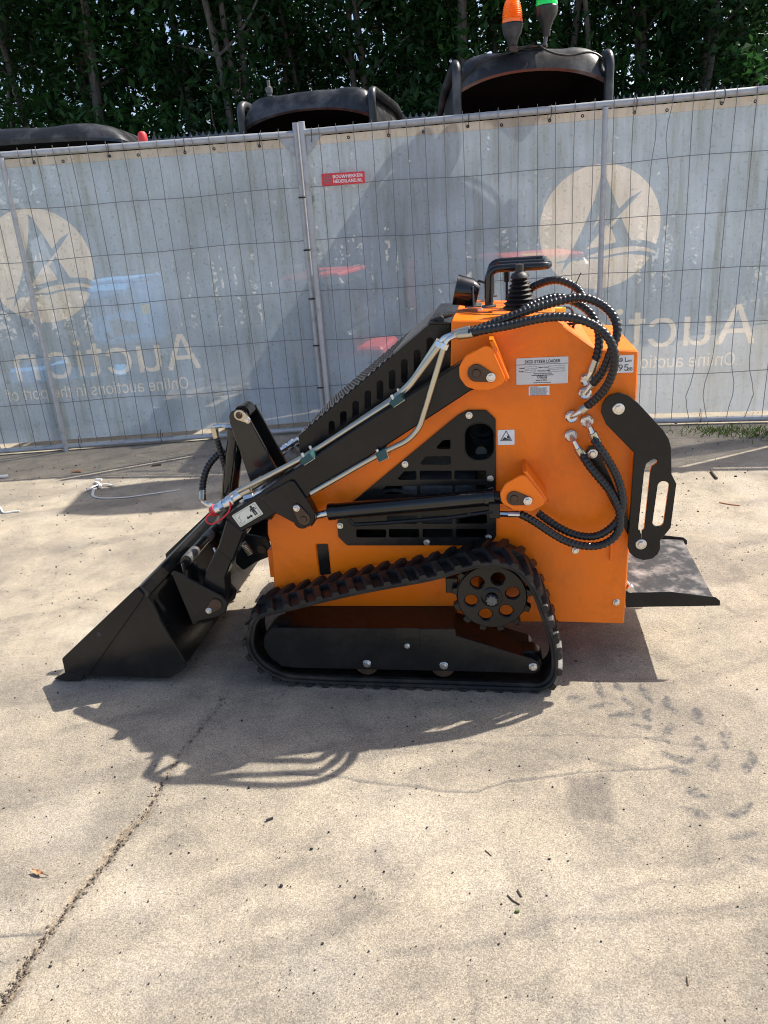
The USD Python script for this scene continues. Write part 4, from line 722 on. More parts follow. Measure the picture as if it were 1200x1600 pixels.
part('cap_cord', tube(spline([(-0.6244,0.1,0.5831),(-0.6367,0.09,0.5783),(-0.6413,0.085,0.5647),(-0.6254,0.08,0.5566),(-0.6004,0.08,0.5642),(-0.5737,0.085,0.5819),(-0.5574,0.09,0.6018),(-0.5566,0.1,0.6243),(-0.5654,0.115,0.6364)], .004)[0], .0028, 7), 'red', qc)
q = [np.array(v) for v in [(-0.6124,0.26,0.5815),(-0.5875,0.26,0.5951),(-0.5706,0.26,0.6018),(-0.5537,0.26,0.6085),(-0.5241,0.26,0.6265),(-0.4951,0.26,0.642),(-0.4615,0.26,0.6596)]]
qc = node('quick_coupler', LD)
for i, r in enumerate((.016, .020, .015, .0125, .017, .011)): part('sleeve', tube([q[i], q[i + 1]], r, 6 if i in (1, 4) else 18), 'chrome', qc, smooth=25)
q = [np.array(v) for v in [(-0.5365,0.11,0.6005),(-0.5107,0.11,0.6309),(-0.4797,0.11,0.6392),(-0.4438,0.11,0.6539),(-0.4264,0.11,0.6579)]]
part('coupler_bracket', cat([bx(q[0][0], q[0][0] + .05, .12, .28, q[1][2] - .006, q[1][2] - .001), tube([q[1], q[2]], .012, 6), bent([q[2], q[2] + [.02, 0, .012], q[3], q[4]], .0085, .03, 10)]), 'chrome')

# ---- rubber tracks
inner = [(-0.4881,0.2507),(-0.3984,0.2823),(-0.2484,0.323),(-0.0493,0.3695),(0.1011,0.4011),(0.1734,0.425),(0.2147,0.438),(0.2531,0.4455),(0.2998,0.4445),(0.3414,0.4298),(0.3758,0.396),(0.4,0.3533),(0.4176,0.3035),(0.4352,0.2473),(0.45,0.1941),(0.4593,0.1443),(0.4618,0.0901),(0.4544,0.0501),(0.429,0.0233),(0.3753,0.0169),(0.0845,0.0198),(-0.3825,0.026),(-0.4278,0.0347),(-0.4721,0.0576),(-0.5085,0.0962),(-0.5233,0.1424),(-0.5153,0.1988)]
ip = np.array(inner); cl = np.vstack([ip, ip[:1]]); tt_ = np.r_[0, np.cumsum(np.linalg.norm(np.diff(cl, axis=0), axis=1) ** .5)]
cs = CubicSpline(tt_, cl, bc_type='periodic'); qq = cs(np.linspace(0, tt_[-1], 600)[:-1])
lin = Polygon(qq).buffer(0).simplify(.0006)
lo = lin.exterior if lin.exterior.is_ccw else lin.exterior.reverse()
def track(side):
    f = (lambda m: m) if side == 0 else mir
    t = node('track', LD)
    ring = Polygon(lin.buffer(.011, quad_segs=6).exterior, [lin.exterior.coords])
    rail = Polygon(lin.buffer(.0045, quad_segs=6).exterior, [lin.buffer(-.010, quad_segs=6).exterior.coords])
    part('belt', f(cat([ext(ring, 0, .16, .003), ext(rail, .012, .03, .002), ext(rail, .13, .148, .002)])), 'rubber', t)
    op = lin.buffer(.0105, quad_segs=6).exterior; Lp = op.length; n = 44; lugs = []
    if not op.is_ccw: op = op.reverse()
    for k in range(n):
        for row in (0, 1):
            s = (k + row * .5) / n * Lp
            p = np.array(op.interpolate(s % Lp).coords[0]); p2 = np.array(op.interpolate((s + .006) % Lp).coords[0]); p3 = np.array(op.interpolate((s - .006) % Lp).coords[0]); t_ = (p2 - p3) / np.linalg.norm(p2 - p3); nr = np.array([t_[1], -t_[0]])
            ys = [-.003, .020, .052, .082] if row == 0 else [.078, .108, .140, .163]
            sk = [-.013, -.006, .006, .016] if row == 0 else [.016, .006, -.006, -.013]
            hw = [.010, .013, .011, .017] if row == 0 else [.017, .011, .013, .010]; hh = [.012, .016, .016, .015] if row == 0 else [.015, .016, .016, .012]
            V, F = [], []
            for y_, s_, w_, h_ in zip(ys, sk, hw, hh):
                for a_, b_ in ((-w_ * 1.35, -.002), (w_ * 1.35, -.002), (w_, h_ * .75), (w_ * .75, h_), (-w_ * .75, h_), (-w_, h_ * .75)):
                    c_ = p + t_ * (s_ + a_) + nr * b_; V.append((c_[0], y_, c_[1]))
            for r_i in range(3):
                for j in range(6):
                    a_, b_ = r_i * 6 + j, r_i * 6 + (j + 1) % 6; F += [(a_, b_, b_ + 6), (a_, b_ + 6, a_ + 6)]
            for j in range(1, 5): F += [(0, j + 1, j), (18, 18 + j, 18 + j + 1)]
            V, F = np.array(V), np.array(F)
            c0 = V[F] - V.mean(0)
            if np.einsum('ij,ij->i', c0[:, 0], np.cross(c0[:, 1], c0[:, 2])).sum() < 0: F = F[:, ::-1]
            lugs.append((V, F))
    if side == 0:
        for m_ in lugs: part('lug', m_, 'rubber', t, smooth=25)
    else: obj('lugs', f(cat(lugs)), 'rubber', t, 25, kind='stuff')
    # drive sprocket, seen through its six holes
    sc = np.array([(0.27,0.3164)][0]); teeth = []
    for k in range(13):
        a0 = k * 2 * np.pi / 13 + .1
        for da, r_ in ((-.24, .1095), (-.11, .112), (-.075, .126), (.075, .126), (.11, .112)): teeth.append((sc[0] + r_ * np.cos(a0 + da), sc[1] + r_ * np.sin(a0 + da)))
    hl = [circ(sc[0] + .0655 * np.cos(a_), sc[1] + .0655 * np.sin(a_), .0208, 20)[::-1] for a_ in np.radians([132, 72, 12, -48, -108, -168])]
    w = node('drive_sprocket', t if False else LD)
    part('disc', f(ext(Polygon(circ(*sc, .1085, 60), hl), .048, .066, .003)), 'black', w)
    part('toothed_ring', f(ext(Polygon(teeth, [circ(*sc, .100, 60)[::-1]]), .054, .082, .002)), 'black', w)
    part('hub', f(lathe([(0, -.022), (.009, -.022), (.011, -.018), (.018, -.016), (.020, -.004), (.031, -.002), (.034, .001), (.034, .01), (0, .01)], (sc[0], .046, sc[1]), 'y', 24)), 'black', w)
    part('spline_nut', f(ext([(sc[0] + (.019 if k % 2 else .0145) * np.cos(k * np.pi / 9), sc[1] + (.019 if k % 2 else .0145) * np.sin(k * np.pi / 9)) for k in range(18)], .020, .034, .001)), 'worn', w)
    part('drive_motor', f(cat([lathe([(0, 0), (.045, 0), (.045, .09), (0, .09)], (sc[0], .085, sc[1]), 'y', 20), bx(*(lambda q: (q[0][0], q[1][0]))([(0.1257,0.3633),(0.1643,0.3634)]), .075, .17, *(lambda q: (q[1][1], q[0][1]))([(0.1441,0.3678),(0.1423,0.3156)]))])), 'black', w)
    # frame: skirt plate, beam, inspection cover, rollers, idlers
    fr = node('track_frame', LD)
    sk_ = rnd([(-0.441,0.213),(0.1539,0.218),(0.1561,0.1939),(0.3938,0.1141),(0.4117,0.1028),(0.4187,0.089),(0.4158,0.0724),(0.4019,0.0614),(0.2489,0.0631),(-0.3843,0.0615),(-0.4301,0.067),(-0.4672,0.1081),(-0.4766,0.1471),(-0.4718,0.1812)], .004)
    part('skirt_plate', f(ext(sk_, .018, .024, .0015)), 'black', fr)
    part('beam', f(ext(rnd([(-0.4312,0.2084),(0.1476,0.2145),(0.1508,0.1891),(0.386,0.1103),(0.4019,0.0873),(0.39,0.0728),(-0.3839,0.0694),(-0.429,0.0806),(-0.4597,0.1194),(-0.4603,0.1682)], .006), .0245, .18, .003)), 'black', fr)
    part('inspection_cover', f(ext(rnd([(-0.0378,0.2206),(0.0411,0.2208),(0.0382,0.1448),(-0.0414,0.1467)], .002), .0155, .018, .001)), 'black', fr)
    for q_, r_ in zip([(-0.1376,0.018,0.0844),(0.1136,0.018,0.0836),(0.3957,0.018,0.0862),(-0.0006,0.018,0.1558)], (.0095, .0095, .0095, .0065)): part('frame_bolt', f(bolt(q_[0], .018 if r_ > .007 else .0155, q_[2], r_)), 'chrome', fr)
    for q_ in [(-0.1431,0.04,0.0752),(0.1085,0.04,0.0743),(-0.3014,0.04,0.0762),(0.2486,0.04,0.0707)][:2]: part('roller', f(lathe([(0, 0), (.038, 0), (.040, .004), (.040, .09), (.036, .094), (0, .094)], (q_[0], .032, q_[2] - .004), 'y', 24)), 'pin', fr)
    q_ = [(0.3827,0.05,0.0798)][0]; part('rear_idler', f(lathe([(0, -.005), (.016, -.005), (.018, .0), (.022, .0), (.024, .008), (.030, .008), (.032, .018), (.040, .018), (.044, .022), (.044, .08), (0, .08)], (q_[0], .03, q_[2]), 'y', 28)), 'black', fr)
    q_ = [(-0.4105,0.05,0.1293)][0]; part('front_idler', f(lathe([(0, 0), (.03, 0), (.032, .012), (.062, .012), (.066, .0), (.081, .0), (.083, .004), (.083, .07), (0, .07)], (q_[0], .05, q_[2]), 'y', 36)), 'rubber', fr)
track(0); track(1)

# ---------------------------------------------------------------- mesh fence panels with printed banners
GRP_F = 'temporary fence panels'
def fence(label, rot, x0, xm, x1, bends=(), cor=1):
    f = thing('mesh_fence', label, 'fence', (-0.5890,5.5210,0), rot)
    P = lambda n, m, mt='galv', s=40: part(n, m, mt, f, s)
    P('top_rail', tube([(x0, 0, 1.98), (x1, 0, 1.98)], .021, 14)); P('bottom_rail', tube([(x0, 0, .03), (x1, 0, .03)], .019, 14))
    for x, zt, r in ((x0, 2.045, .021), (xm, 1.962, .017), (x1, 2.045, .021)):
        P('post', tube([(x, -.002 if r > .02 else -.025, .0), (x, -.002 if r > .02 else -.025, zt)], r, 14))
    for s, x in ((1, x0), (-1, x1)): P('corner_web', ext([(x + s * .018, 1.965), (x + s * .13, 1.965), (x + s * .018, 1.84)], -.004, .004, .001))
    for k in range(1, 6):
        z = 1.98 - k * .3255; u = np.linspace(x0, x1, 40); w = np.c_[u, np.full(40, -.0075), z + .006 * np.sin(u * 2.3 + k) + .004 * np.sin(u * 7 + k * 2)]
        P('cross_wire', tube(w, .0022, 6), 'wire')
    n = int(round((x1 - x0) / .112))
    for k in range(1, n):
        x = x0 + (x1 - x0) * k / n; z = np.linspace(.03, 2.015, 25); dx = .004 * np.sin(z * 3 + k * 1.7) + .003 * np.sin(k * 5.)
        for c, zc, h, a in bends:
            if abs(x - c) < .056: dx = dx + a * np.exp(-((z - zc) / h) ** 2)
        w = np.c_[x + dx, np.full(25, -.0115 + .001), z]; w[-3:, 1] = (-.014, -.024, -.0235)
        P('wire', tube(w, .0022, 6), 'wire')
    return f
FL = fence('left mesh fence panel, its centre post crossing a logo circle', 0.1547, -3.60, -1.70, .20)
FR = fence('right mesh fence panel behind the loader, some of its wires bent', -10.7155, .248, 2.12, 3.98,
           bends=((2.42, 1.8, .12, .02), (2.52, 1.78, .16, -.035), (2.86, .22, .16, -.05), (2.98, .24, .12, .035), (3.10, .2, .12, .05), (2.76, .18, .1, -.04), (3.2, 1.75, .15, -.02)))
FO = fence('mesh fence panel beyond the right edge, its shadow band lying on the yard', -10.7155, 4.04, 5.8, 7.7)
bo = thing('banner', 'short banner on the panel beyond the right edge, seen by its shadow', 'banner', (-0.5890,5.5210,0), -10.7155)
part('cloth', ext(sbox(4.1, 1.28, 7.65, 1.93), .012, .0135, 0), 'hem', bo)
coup = thing('fence_coupler', 'steel clamp with ring joining the two fence panels at their posts', 'clamp', (-0.5890,5.5210,0), 0.1547)
for z in (1.60, 1.27, .95, .63, .33):
    part('tie_ring', cat([tube([(.175, -.025, z), (.22, -.03, z), (.262, -.03, z + .004)], .005, 8), tube(np.array([(.275 + .014 * math.cos(t), -.03, z + .014 * math.sin(t)) for t in np.linspace(0, 2 * np.pi, 16)[:-1]]), .003, 6, closed=True)]), 'rubber', coup)

LOGO = Point(2.108, 1.287).buffer(.371, quad_segs=24)
dark = unary_union([Polygon(q).buffer(0) for q in (
    [(2.1123,1.6211),(2.1361,1.5939),(2.2241,1.3927),(2.2905,1.4548),(2.3629,1.49),(2.3104,1.435),(2.2369,1.362),(2.192,1.3236),(2.1657,1.2989),(2.2037,1.2203),(2.178,1.2829),(2.2375,1.3469),(2.3057,1.2025),(2.2672,1.1934),(2.2206,1.1886),(2.1862,1.271),(2.154,1.2997),(2.0858,1.2277),(2.0245,1.1542),(1.9695,1.1145),(1.922,1.0819),(1.8784,1.0288),(1.9015,1.0988),(1.9407,1.1554),(1.9522,1.178),(2.0165,1.3124),(2.0751,1.4551),(2.1063,1.5707)],
    [(1.9403,1.1749),(2.0124,1.1588),(1.9894,1.1172),(1.9291,1.1287)],
    [(2.0005,1.1556),(2.1267,1.179),(2.2203,1.1963),(2.3019,1.2008),(2.3796,1.1979),(2.4226,1.1876),(2.4664,1.162),(2.4531,1.1245),(2.4091,1.1502),(2.3777,1.1578),(2.3152,1.1655),(2.2216,1.1616),(2.1277,1.148),(2.0492,1.1215),(1.9701,1.087)],
    [(1.841,1.0945),(1.9695,1.1145),(2.1288,1.1129),(2.2269,1.1284),(2.3049,1.1353),(2.371,1.1371),(2.4496,1.117),(2.428,1.0874),(2.3882,1.1053),(2.3057,1.1179),(2.2235,1.1151),(2.1293,1.0973),(2.0297,1.1031),(1.9298,1.0932),(1.8492,1.0861)])])
dark = dark.difference(unary_union([Polygon(q) for q in ([(2.1051,1.3633),(2.11,1.3328),(2.0684,1.2824)], [(2.1316,1.3841),(2.1485,1.3454),(2.1296,1.3278)])]))
LOGO = LOGO.difference(dark)
def words(text, h, bold, xr, zb, width):
    s = text_shape(text, h, bold); s = affinity.translate(s, -s.bounds[0], 0); s = affinity.scale(s, -width / s.bounds[2], 1, origin=(0, 0)); s = affinity.translate(s, xr, zb)
    out = []
    for g in sorted(getattr(s, 'geoms', [s]), key=lambda g: -g.area):       # a dot joins the stem it stands over
        for k, o in enumerate(out):
            if min(g.bounds[2], o.bounds[2]) - max(g.bounds[0], o.bounds[0]) > .6 * (g.bounds[2] - g.bounds[0]): out[k] = unary_union([o, g]); break
        else: out.append(g)
    return sorted(out, key=lambda g: -g.bounds[2])
PRINTS = [('logo', LOGO)] + [('letter', g) for g in words('Auction', .245, False, 3.10, .528, 1.31)] + [('small_letter', g) for g in words('Online auctions in the port of', .082, False, 2.99, .388, 1.31)]
def banner(label, rot, x0, x1, dx, seed):
    b = thing('banner', label, 'banner', (-0.5890,5.5210,0), rot)
    full = sbox(x0, .075, x1, 1.905); mine = [(n_, affinity.translate(g_, dx, 0).intersection(full)) for n_, g_ in PRINTS]; pr = unary_union([g_ for _, g_ in mine]).buffer(0)
    def gridded(shape):
        V, F, o = [], [], 0; c = .08
        for i in range(int((x1 - x0) / c) + 2):
            col = shapely.clip_by_rect(shape, x0 + i * c, 0, x0 + (i + 1) * c, 2.2)
            if col.is_empty: continue
            for j in range(26):
                g = shapely.clip_by_rect(col, x0 + i * c, j * c, x0 + (i + 1) * c, (j + 1) * c)
                for q in getattr(g, 'geoms', [g]):
                    if q.geom_type != 'Polygon' or q.area < 1e-7: continue
                    try: v, f = trimesh.creation.triangulate_polygon(q, engine='earcut')
                    except Exception: continue
                    V.append(v); F.append(f + o); o += len(v)
        v, f = np.vstack(V), np.vstack(F)
        P = np.c_[v[:, 0] * 1.6, v[:, 1] * 1.1, np.full(len(v), seed)]
        y = .012 + .012 * meshkit.fbm(P, 3, seed) + .004 * np.sin(v[:, 0] * 28) * np.clip(v[:, 1] - 1.6, 0, 1)
        return np.c_[v[:, 0], y, v[:, 1]], f
    part('cloth', gridded(full.difference(pr)), 'banner', b, smooth=True)
    for n_, g_ in mine:
        if not g_.is_empty: part(n_, gridded(g_), 'print', b, smooth=True)
    part('hem', gridded(sbox(x0, 1.9055, x1, 1.955)), 'hem', b, smooth=True)
    n = int((x1 - x0) / .245)
    for k in range(n + 1):
        x = x0 + .05 + k * .245 + .03 * math.sin(k * 3.3)
        part('eyelet', lathe([(.004, -.001), (.010, -.002), (.0105, .0), (.004, 0)], (x, .010, 1.925 + .006 * math.sin(k * 2.)), 'y', 12), 'ink', b)
        if k % 2 == 0: part('cable_tie', tube(spline([(x, .01, 1.925), (x + .004, -.014, 1.93), (x + .01, -.022, 1.985), (x + .008, .0, 2.004), (x + .002, .022, 1.98), (x, .014, 1.93)], .008)[0], .0022, 5), 'rubber', b)
    for k in range(0, n, 2): part('bottom_tie', tube(spline([(x0 + .15 + k * .3, .016, .10), (x0 + .15 + k * .3, -.02, .07), (x0 + .15 + k * .3, -.022, .02), (x0 + .15 + k * .3, .012, .012), (x0 + .15 + k * .3, .02, .07)], .01)[0], .0022, 5), 'rubber', b)
    return b
banner('grey banner on the left fence panel, its mirrored lettering readable in full', 0.1547, -3.55, .19, -3.74, 3)
BR = banner('grey banner behind the loader with a beige circle logo above the machine', -10.7155, .252, 3.94, 0., 8)
for x, z in [(2.649,0.0105),(2.9866,0.0195)]: part('bottom_eyelet', lathe([(0, -.004), (.012, -.003), (.013, 0), (.004, .004)], (x, .004, z + .004), 'y', 14), 'chrome', BR)

sg = thing('fence_sign', 'small red company plate tied to the mesh beside the junction post', 'sign', (-0.5890,5.5210,0), -10.7155)
p_ = [(0.3503,1.7195),(0.6354,1.7172),(0.6353,1.6624),(0.3494,1.6679)]
x0, x1 = p_[0][0], p_[1][0]; zc = np.mean([q[1] for q in p_]); hh = .036
pl_ = part('plate', ext(affinity.rotate(rnd([(x0, zc - hh), (x1, zc - hh), (x1, zc + hh), (x0, zc + hh)], .006), -1.0), -.022, -.0185, .0005), 'sign_red', sg)
ww = x1 - x0
part('lettering', cat([text_at('BOUWHEKKEN', .019, x0 + ww * .26, zc + .006, -.022, True, -1., ww * .68), text_at('NEDERLAND.NL', .019, x0 + ww * .26, zc - .022, -.022, True, -1., ww * .68)]), 'white', pl_, smooth=False)
g_ = []
for k in range(6): g_ += [bx(x0 + ww * .065, x0 + ww * .225, -.0226, -.022, zc - .022 + k * .0088, zc - .019 + k * .0088, 0), bx(x0 + ww * .065 + k * ww * .03, x0 + ww * .065 + k * ww * .03 + .003, -.0226, -.022, zc - .022, zc + .025, 0)]
part('mesh_emblem', cat(g_[0::2] + g_[1::2][:1] + g_[1::2][-1:]), 'ink_grey', pl_, smooth=False)

# ---------------------------------------------------------------- mini excavators parked behind the fence
def roof_mesh(w, d, crown, thick, tilt, lip=.17, ribs=True, side=1.):
    nu, nv = 61, 45; cw = lambda n: np.sign(np.linspace(-1, 1, n)) * (1 - (1 - np.abs(np.linspace(-1, 1, n))) ** 1.5); u, v = np.meshgrid(cw(nu), cw(nv)); ph = np.maximum(np.abs(u), np.abs(v)) + 1e-9
    k = (np.abs(u) ** 14 + np.abs(v) ** 14) ** (1 / 14); X, Y = u * ph / np.maximum(k, 1e-9), v * ph / np.maximum(k, 1e-9)
    e = np.maximum(np.abs(u), np.abs(v))
    Z = crown * (1 - np.abs(X) ** 2.6) * (1 - .3 * Y ** 2) + tilt * (Y + 1) * .5 - lip * np.clip((e - .84) / .16, 0, 1) ** 1.6 * (1 - .3 * (1 - X ** 2)) * (1 + 1.1 * side * np.clip(np.maximum(np.abs(u) - np.abs(v), v) * 8, 0, 1))
    if ribs:
        for c in (-.62, .62): Z = Z + .026 * np.exp(-((X - c) / .16) ** 4) * np.exp(-(Y / .86) ** 8)
        Z = Z + .020 * np.exp(-(X / .25) ** 6) * np.exp(-((Y + .15) / .6) ** 6)
    top = np.stack([X * w / 2, Y * d / 2, Z], -1).reshape(-1, 3)
    Zb = crown * .8 * (1 - np.abs(X) ** 2.6) * (1 - .3 * Y ** 2) + tilt * (Y + 1) * .5 - thick
    bot = np.stack([X * w / 2 * .96, Y * d / 2 * .96, np.minimum(Zb, Z - .012)], -1).reshape(-1, 3)
    i, j = np.meshgrid(np.arange(nv - 1), np.arange(nu - 1), indexing='ij'); a = (i * nu + j).ravel(); N = nu * nv
    f = [np.stack([a, a + 1, a + nu + 1], 1), np.stack([a, a + nu + 1, a + nu], 1)]; f += [g[:, ::-1] + N for g in f]
    rim = np.r_[np.arange(nu), np.arange(1, nv) * nu + nu - 1, (nv - 1) * nu + np.arange(nu - 2, -1, -1), np.arange(nv - 2, 0, -1) * nu]; r2 = np.roll(rim, -1)
    f += [np.stack([rim, rim + N, r2 + N], 1), np.stack([rim, r2 + N, r2], 1)]
    V = np.vstack([top, bot])
    return (V, np.vstack([f[0], f[1], f[4], f[5]])), (bot, np.vstack([f[2], f[3]]) - N)

def rbox(x0, x1, y0, y1, z0, z1, r=.04):
    """a moulded cover: outline rounded in plan, edges chamfered"""
    r = min(r, .4 * min(x1 - x0, y1 - y0, z1 - z0))
    v, f = ext(rnd([(x0, y0), (x1, y0), (x1, y1), (x0, y1)], r), 0, z1 - z0, r * .6)
    v = np.c_[v[:, 0], v[:, 2], z0 + v[:, 1]]; return v, f[:, ::-1]

def digger(label, loc, yaw, paint_, w, d, z0, crown, thick, tilt, hood, post_r=.03, posts=True, loop=False):
    """canopy machine: x across, y away from the camera; hood = x0, x1, y0, y1, z0, z1 of its engine cover"""
    t = thing('mini_excavator', label, 'excavator', (*loc, 0), yaw)
    P = lambda n, m, mt, par=t, s=40: part(n, m, mt, par, s)
    top_, lin_ = roof_mesh(w, d, crown, thick, tilt, *((.17,) if posts else (.10, True, .1)))
    rf = P('canopy_roof', xf(top_, None, (0, 0, z0)), 'plastic'); P('roof_lining', xf(lin_, None, (0, 0, z0)), 'lining')
    if posts:
        for sx in (-1, 1):
            x = sx * (w / 2 - post_r * 1.1)
            P('canopy_post', bent([(x, -d / 2 + .01, .9), (x, -d / 2 + .01, z0 + .01), (x, d * .2, z0 - .01 + tilt * .6), (x, d / 2 - .05, z0 - .10 + tilt)], post_r, .09, 14), 'plastic')
            P('canopy_post', tube([(x, d / 2 - .1, .9), (x, d / 2 - .05, z0 - .10 + tilt)], post_r, 12), 'plastic')
    else:
        for sx in (-1, 1): P('canopy_post', tube([(sx * w * .32, d * .32, .9), (sx * w * .32, d * .32, z0 + .02)], post_r, 12), 'plastic')
    hc = P('engine_cover', rbox(*hood, .07), paint_ if paint_ == 'blue' else 'plastic')
    P('cover_top', rbox(hood[0] + .05, hood[1] - .05, hood[2] + .06, hood[3] - .06, hood[5] + .001, hood[5] + .035, .05), paint_)
    P('skirt', rbox(hood[0] - .25, hood[1] + .02, hood[2] + .02, hood[3], hood[4] - .16, hood[4] - .003, .04), 'plastic')
    xs = (hood[0] - .45) if hood[0] > -.6 else hood[0] + .1
    P('seat', cat([rbox(xs, xs + .4, -.05, .4, 1.0, 1.1, .05), rbox(xs, xs + .4, .32, .42, 1.1, 1.55, .05)]), 'rubber')
    for s in (-1, 1):
        tr = ext(rnd([(-.75, .0), (.75, .0), (.75, .36), (-.75, .36)], .17), -.11, .11, .01); tr = xf(tr, None, (0, s * .38, 0)); g = P('track', tr, 'rubber')
    P('undercarriage', rbox(-.4, .4, -.3, .3, .15, hood[4] - .165, .04), paint_)
    return t, P, rf
BL, PB, rfB = digger('blue mini excavator behind the left fence panel under a low grey roof', (-2.63, 6.75), 0., 'blue', 1.90, .95, 2.20, .035, .10, .0, (.43, .98, -.52, .0, .64, 1.10), posts=False)
for k in range(11): PB('vent_slot', ext(rnd([(.46 + k * .032, .86 + .004 * k), (.474 + k * .032, .86 + .004 * k), (.474 + k * .032, 1.0 + .004 * k), (.46 + k * .032, 1.0 + .004 * k)], .006), -.524, -.519, .001), 'ink')
for q in ([(.60, .70), (.80, .72), (.80, .80), (.66, .84), (.58, .83)], [(.55, .74), (.60, .70), (.57, .68), (.52, .73)]): PB('cover_opening', ext(rnd(q, .012), -.524, -.519, .001), 'ink')
PB('yellow_label', bx(.855, .915, -.5225, -.519, .86, .935, .0005), 'yellow')
PB('model_lettering', text_at('CK12', .062, .885, .53, -.512, True), 'white')
PB('side_window', ext([(.0, 1.2), (.18, 1.2), (.12, 1.5), (.02, 1.45)], -.30, -.296, .001), 'white')
MD, PM, rfM = digger('mini excavator behind the junction post, its grey roof carrying a stub for a lamp', (-.22, 6.88), -15., 'redpaint', 1.08, 1.14, 2.295, .065, .035, -.03, (-.40, .18, -.55, .42, .60, 1.02))
mp = np.array([(-0.4877,2.3045)][0])
PM('lamp_stub', cat([xf(m_, None, (-.30, -.46, 2.30)) for m_ in (lathe([(0, 0), (.05, 0), (.05, .012), (.02, .02), (.018, .06), (.026, .065), (.026, .10), (.012, .11), (.012, .15), (0, .15)], (0, 0, 0), 'z', 14), bx(-.01, .07, -.03, .03, .0, .03, .004))]), 'worn')
PM('sprung_guard', rbox(.66, .71, -.40, -.30, .75, 1.12, .02), 'redpaint')
RT_, PR, rfR = digger('mini excavator behind the right fence panel whose roof carries two beacons', (1.145, 6.10), 0., 'redpaint', 1.04, 1.15, 2.315, .085, .035, -.08, (-.30, .46, -.42, .42, .55, 1.08))
PR('yellow_label', bx(.0, .14, -.3, -.1, 1.1155, 1.1175, 0), 'yellow')
PR('roof_cable', tube(spline([(-.50, -.50, 2.02), (-.46, -.545, 2.20), (-.36, -.56, 2.30), (-.22, -.54, 2.345), (-.10, -.52, 2.37), (0, -.5, 2.40)], .02)[0], .007, 7), 'rubber')
PR('roof_cable', tube(spline([(.05, -.5, 2.40), (.10, -.55, 2.35), (.24, -.57, 2.315), (.36, -.56, 2.325), (.45, -.55, 2.28), (.49, -.53, 2.15), (.47, -.5, 2.0)], .02)[0], .007, 7), 'rubber')
PR('beacon_bracket', cat([bx(-.15, .10, -.50, -.44, 2.385, 2.397, .002), bx(-.14, -.09, -.53, -.43, 2.36, 2.40, .004)]), 'pin')
def beacon(label, x, zb, s, lens, tilt, name='beacon'):
    b = thing(name, label, 'beacon', (1.145 + x, 5.63, zb), 0)
    part('stem', cat([tube([(0, 0, 0), (tilt * .06, 0, .10)], .012, 10), lathe([(.0, .03), (.02, .03), (.02, .05), (0, .05)], (tilt * .02, 0, 0), 'z', 10)]), 'worn', b)
    part('housing', lathe([(0, .09), (.022, .09), (.026, .13), (.05 * s, .17), (.074 * s, .20), (.083 * s, .235), (.083 * s, .25), (.078 * s, .256), (0, .257)], (tilt * .06, 0, 0), 'z', 26), 'plastic', b)
    pr_ = [(.080 * s, .256), (.081 * s, .27)]
    for k in range(9): h = .275 + k * .012; r_ = .080 * s * (1 - (k / 11.) ** 2.4 * .55); pr_ += [(r_, h), (r_ - .006, h + .008)]
    pr_ += [(.032 * s, .395), (.0, .405)]
    part('lens', lathe(pr_, (tilt * .06, 0, 0), 'z', 28), lens, b, smooth=60)
beacon('amber beacon with ribbed dome, left of the green one on the roof', -.10, 2.275, .80, 'glow_orange', -.2)
beacon('green beacon with dark bulbous housing, right of the amber one', .085, 2.355, .85, 'glow_green', .35)
rb = thing('beacon_pole', 'red rounded lamp peeking over the fence right of the left roof', 'lamp', (-1.47, 5.9, 0))
part('pole', tube([(0, 0, 0), (0, 0, 2.05)], .015, 10), 'plastic', rb); part('lens', lathe([(0, 2.03), (.030, 2.03), (.034, 2.055), (.030, 2.085), (.018, 2.10), (0, 2.105)], (0, 0, 0), 'z', 18), 'sign_red', rb, smooth=60)

# a digger beyond the right edge of the picture: its raised arm throws the shadow bar onto the yard
ob = thing('mini_excavator', 'mini excavator beyond the right edge with its arm raised above the fence', 'excavator', (0, 0, 0))
part('engine_cover', xf(rbox(-.6, .5, -.45, .45, .6, 1.2, .07), rz(8), (5.4, 5.75, 0)), 'redpaint', ob); part('undercarriage', xf(rbox(-.4, .4, -.3, .3, .15, .6, .04), rz(8), (5.4, 5.75, 0)), 'plastic', ob)
for s in (-.38, .38): part('track', xf(ext(rnd([(-.75, .0), (.75, .0), (.75, .36), (-.75, .36)], .17), -.11 + s, .11 + s, .01), rz(8), (5.4, 5.75, 0)), 'rubber', ob)
part('boom', ext(rnd([(4.75, .9), (4.9, 1.0), (4.55, 2.6), (3.35, 4.05), (3.15, 3.95), (4.35, 2.45)], .03), 5.33, 5.47, .01), 'plastic', ob)
part('dipper', ext(rnd([(3.4, 4.05), (3.2, 4.1), (1.75, 3.40), (1.72, 3.25), (3.25, 3.80)], .03), 5.34, 5.46, .01), 'plastic', ob)
part('bucket', ext(rnd([(1.85, 3.46), (1.25, 3.40), (.78, 3.16), (1.0, 2.92), (1.9, 2.86), (2.0, 3.1)], .04), 5.2, 5.6, .01), 'plastic', ob)

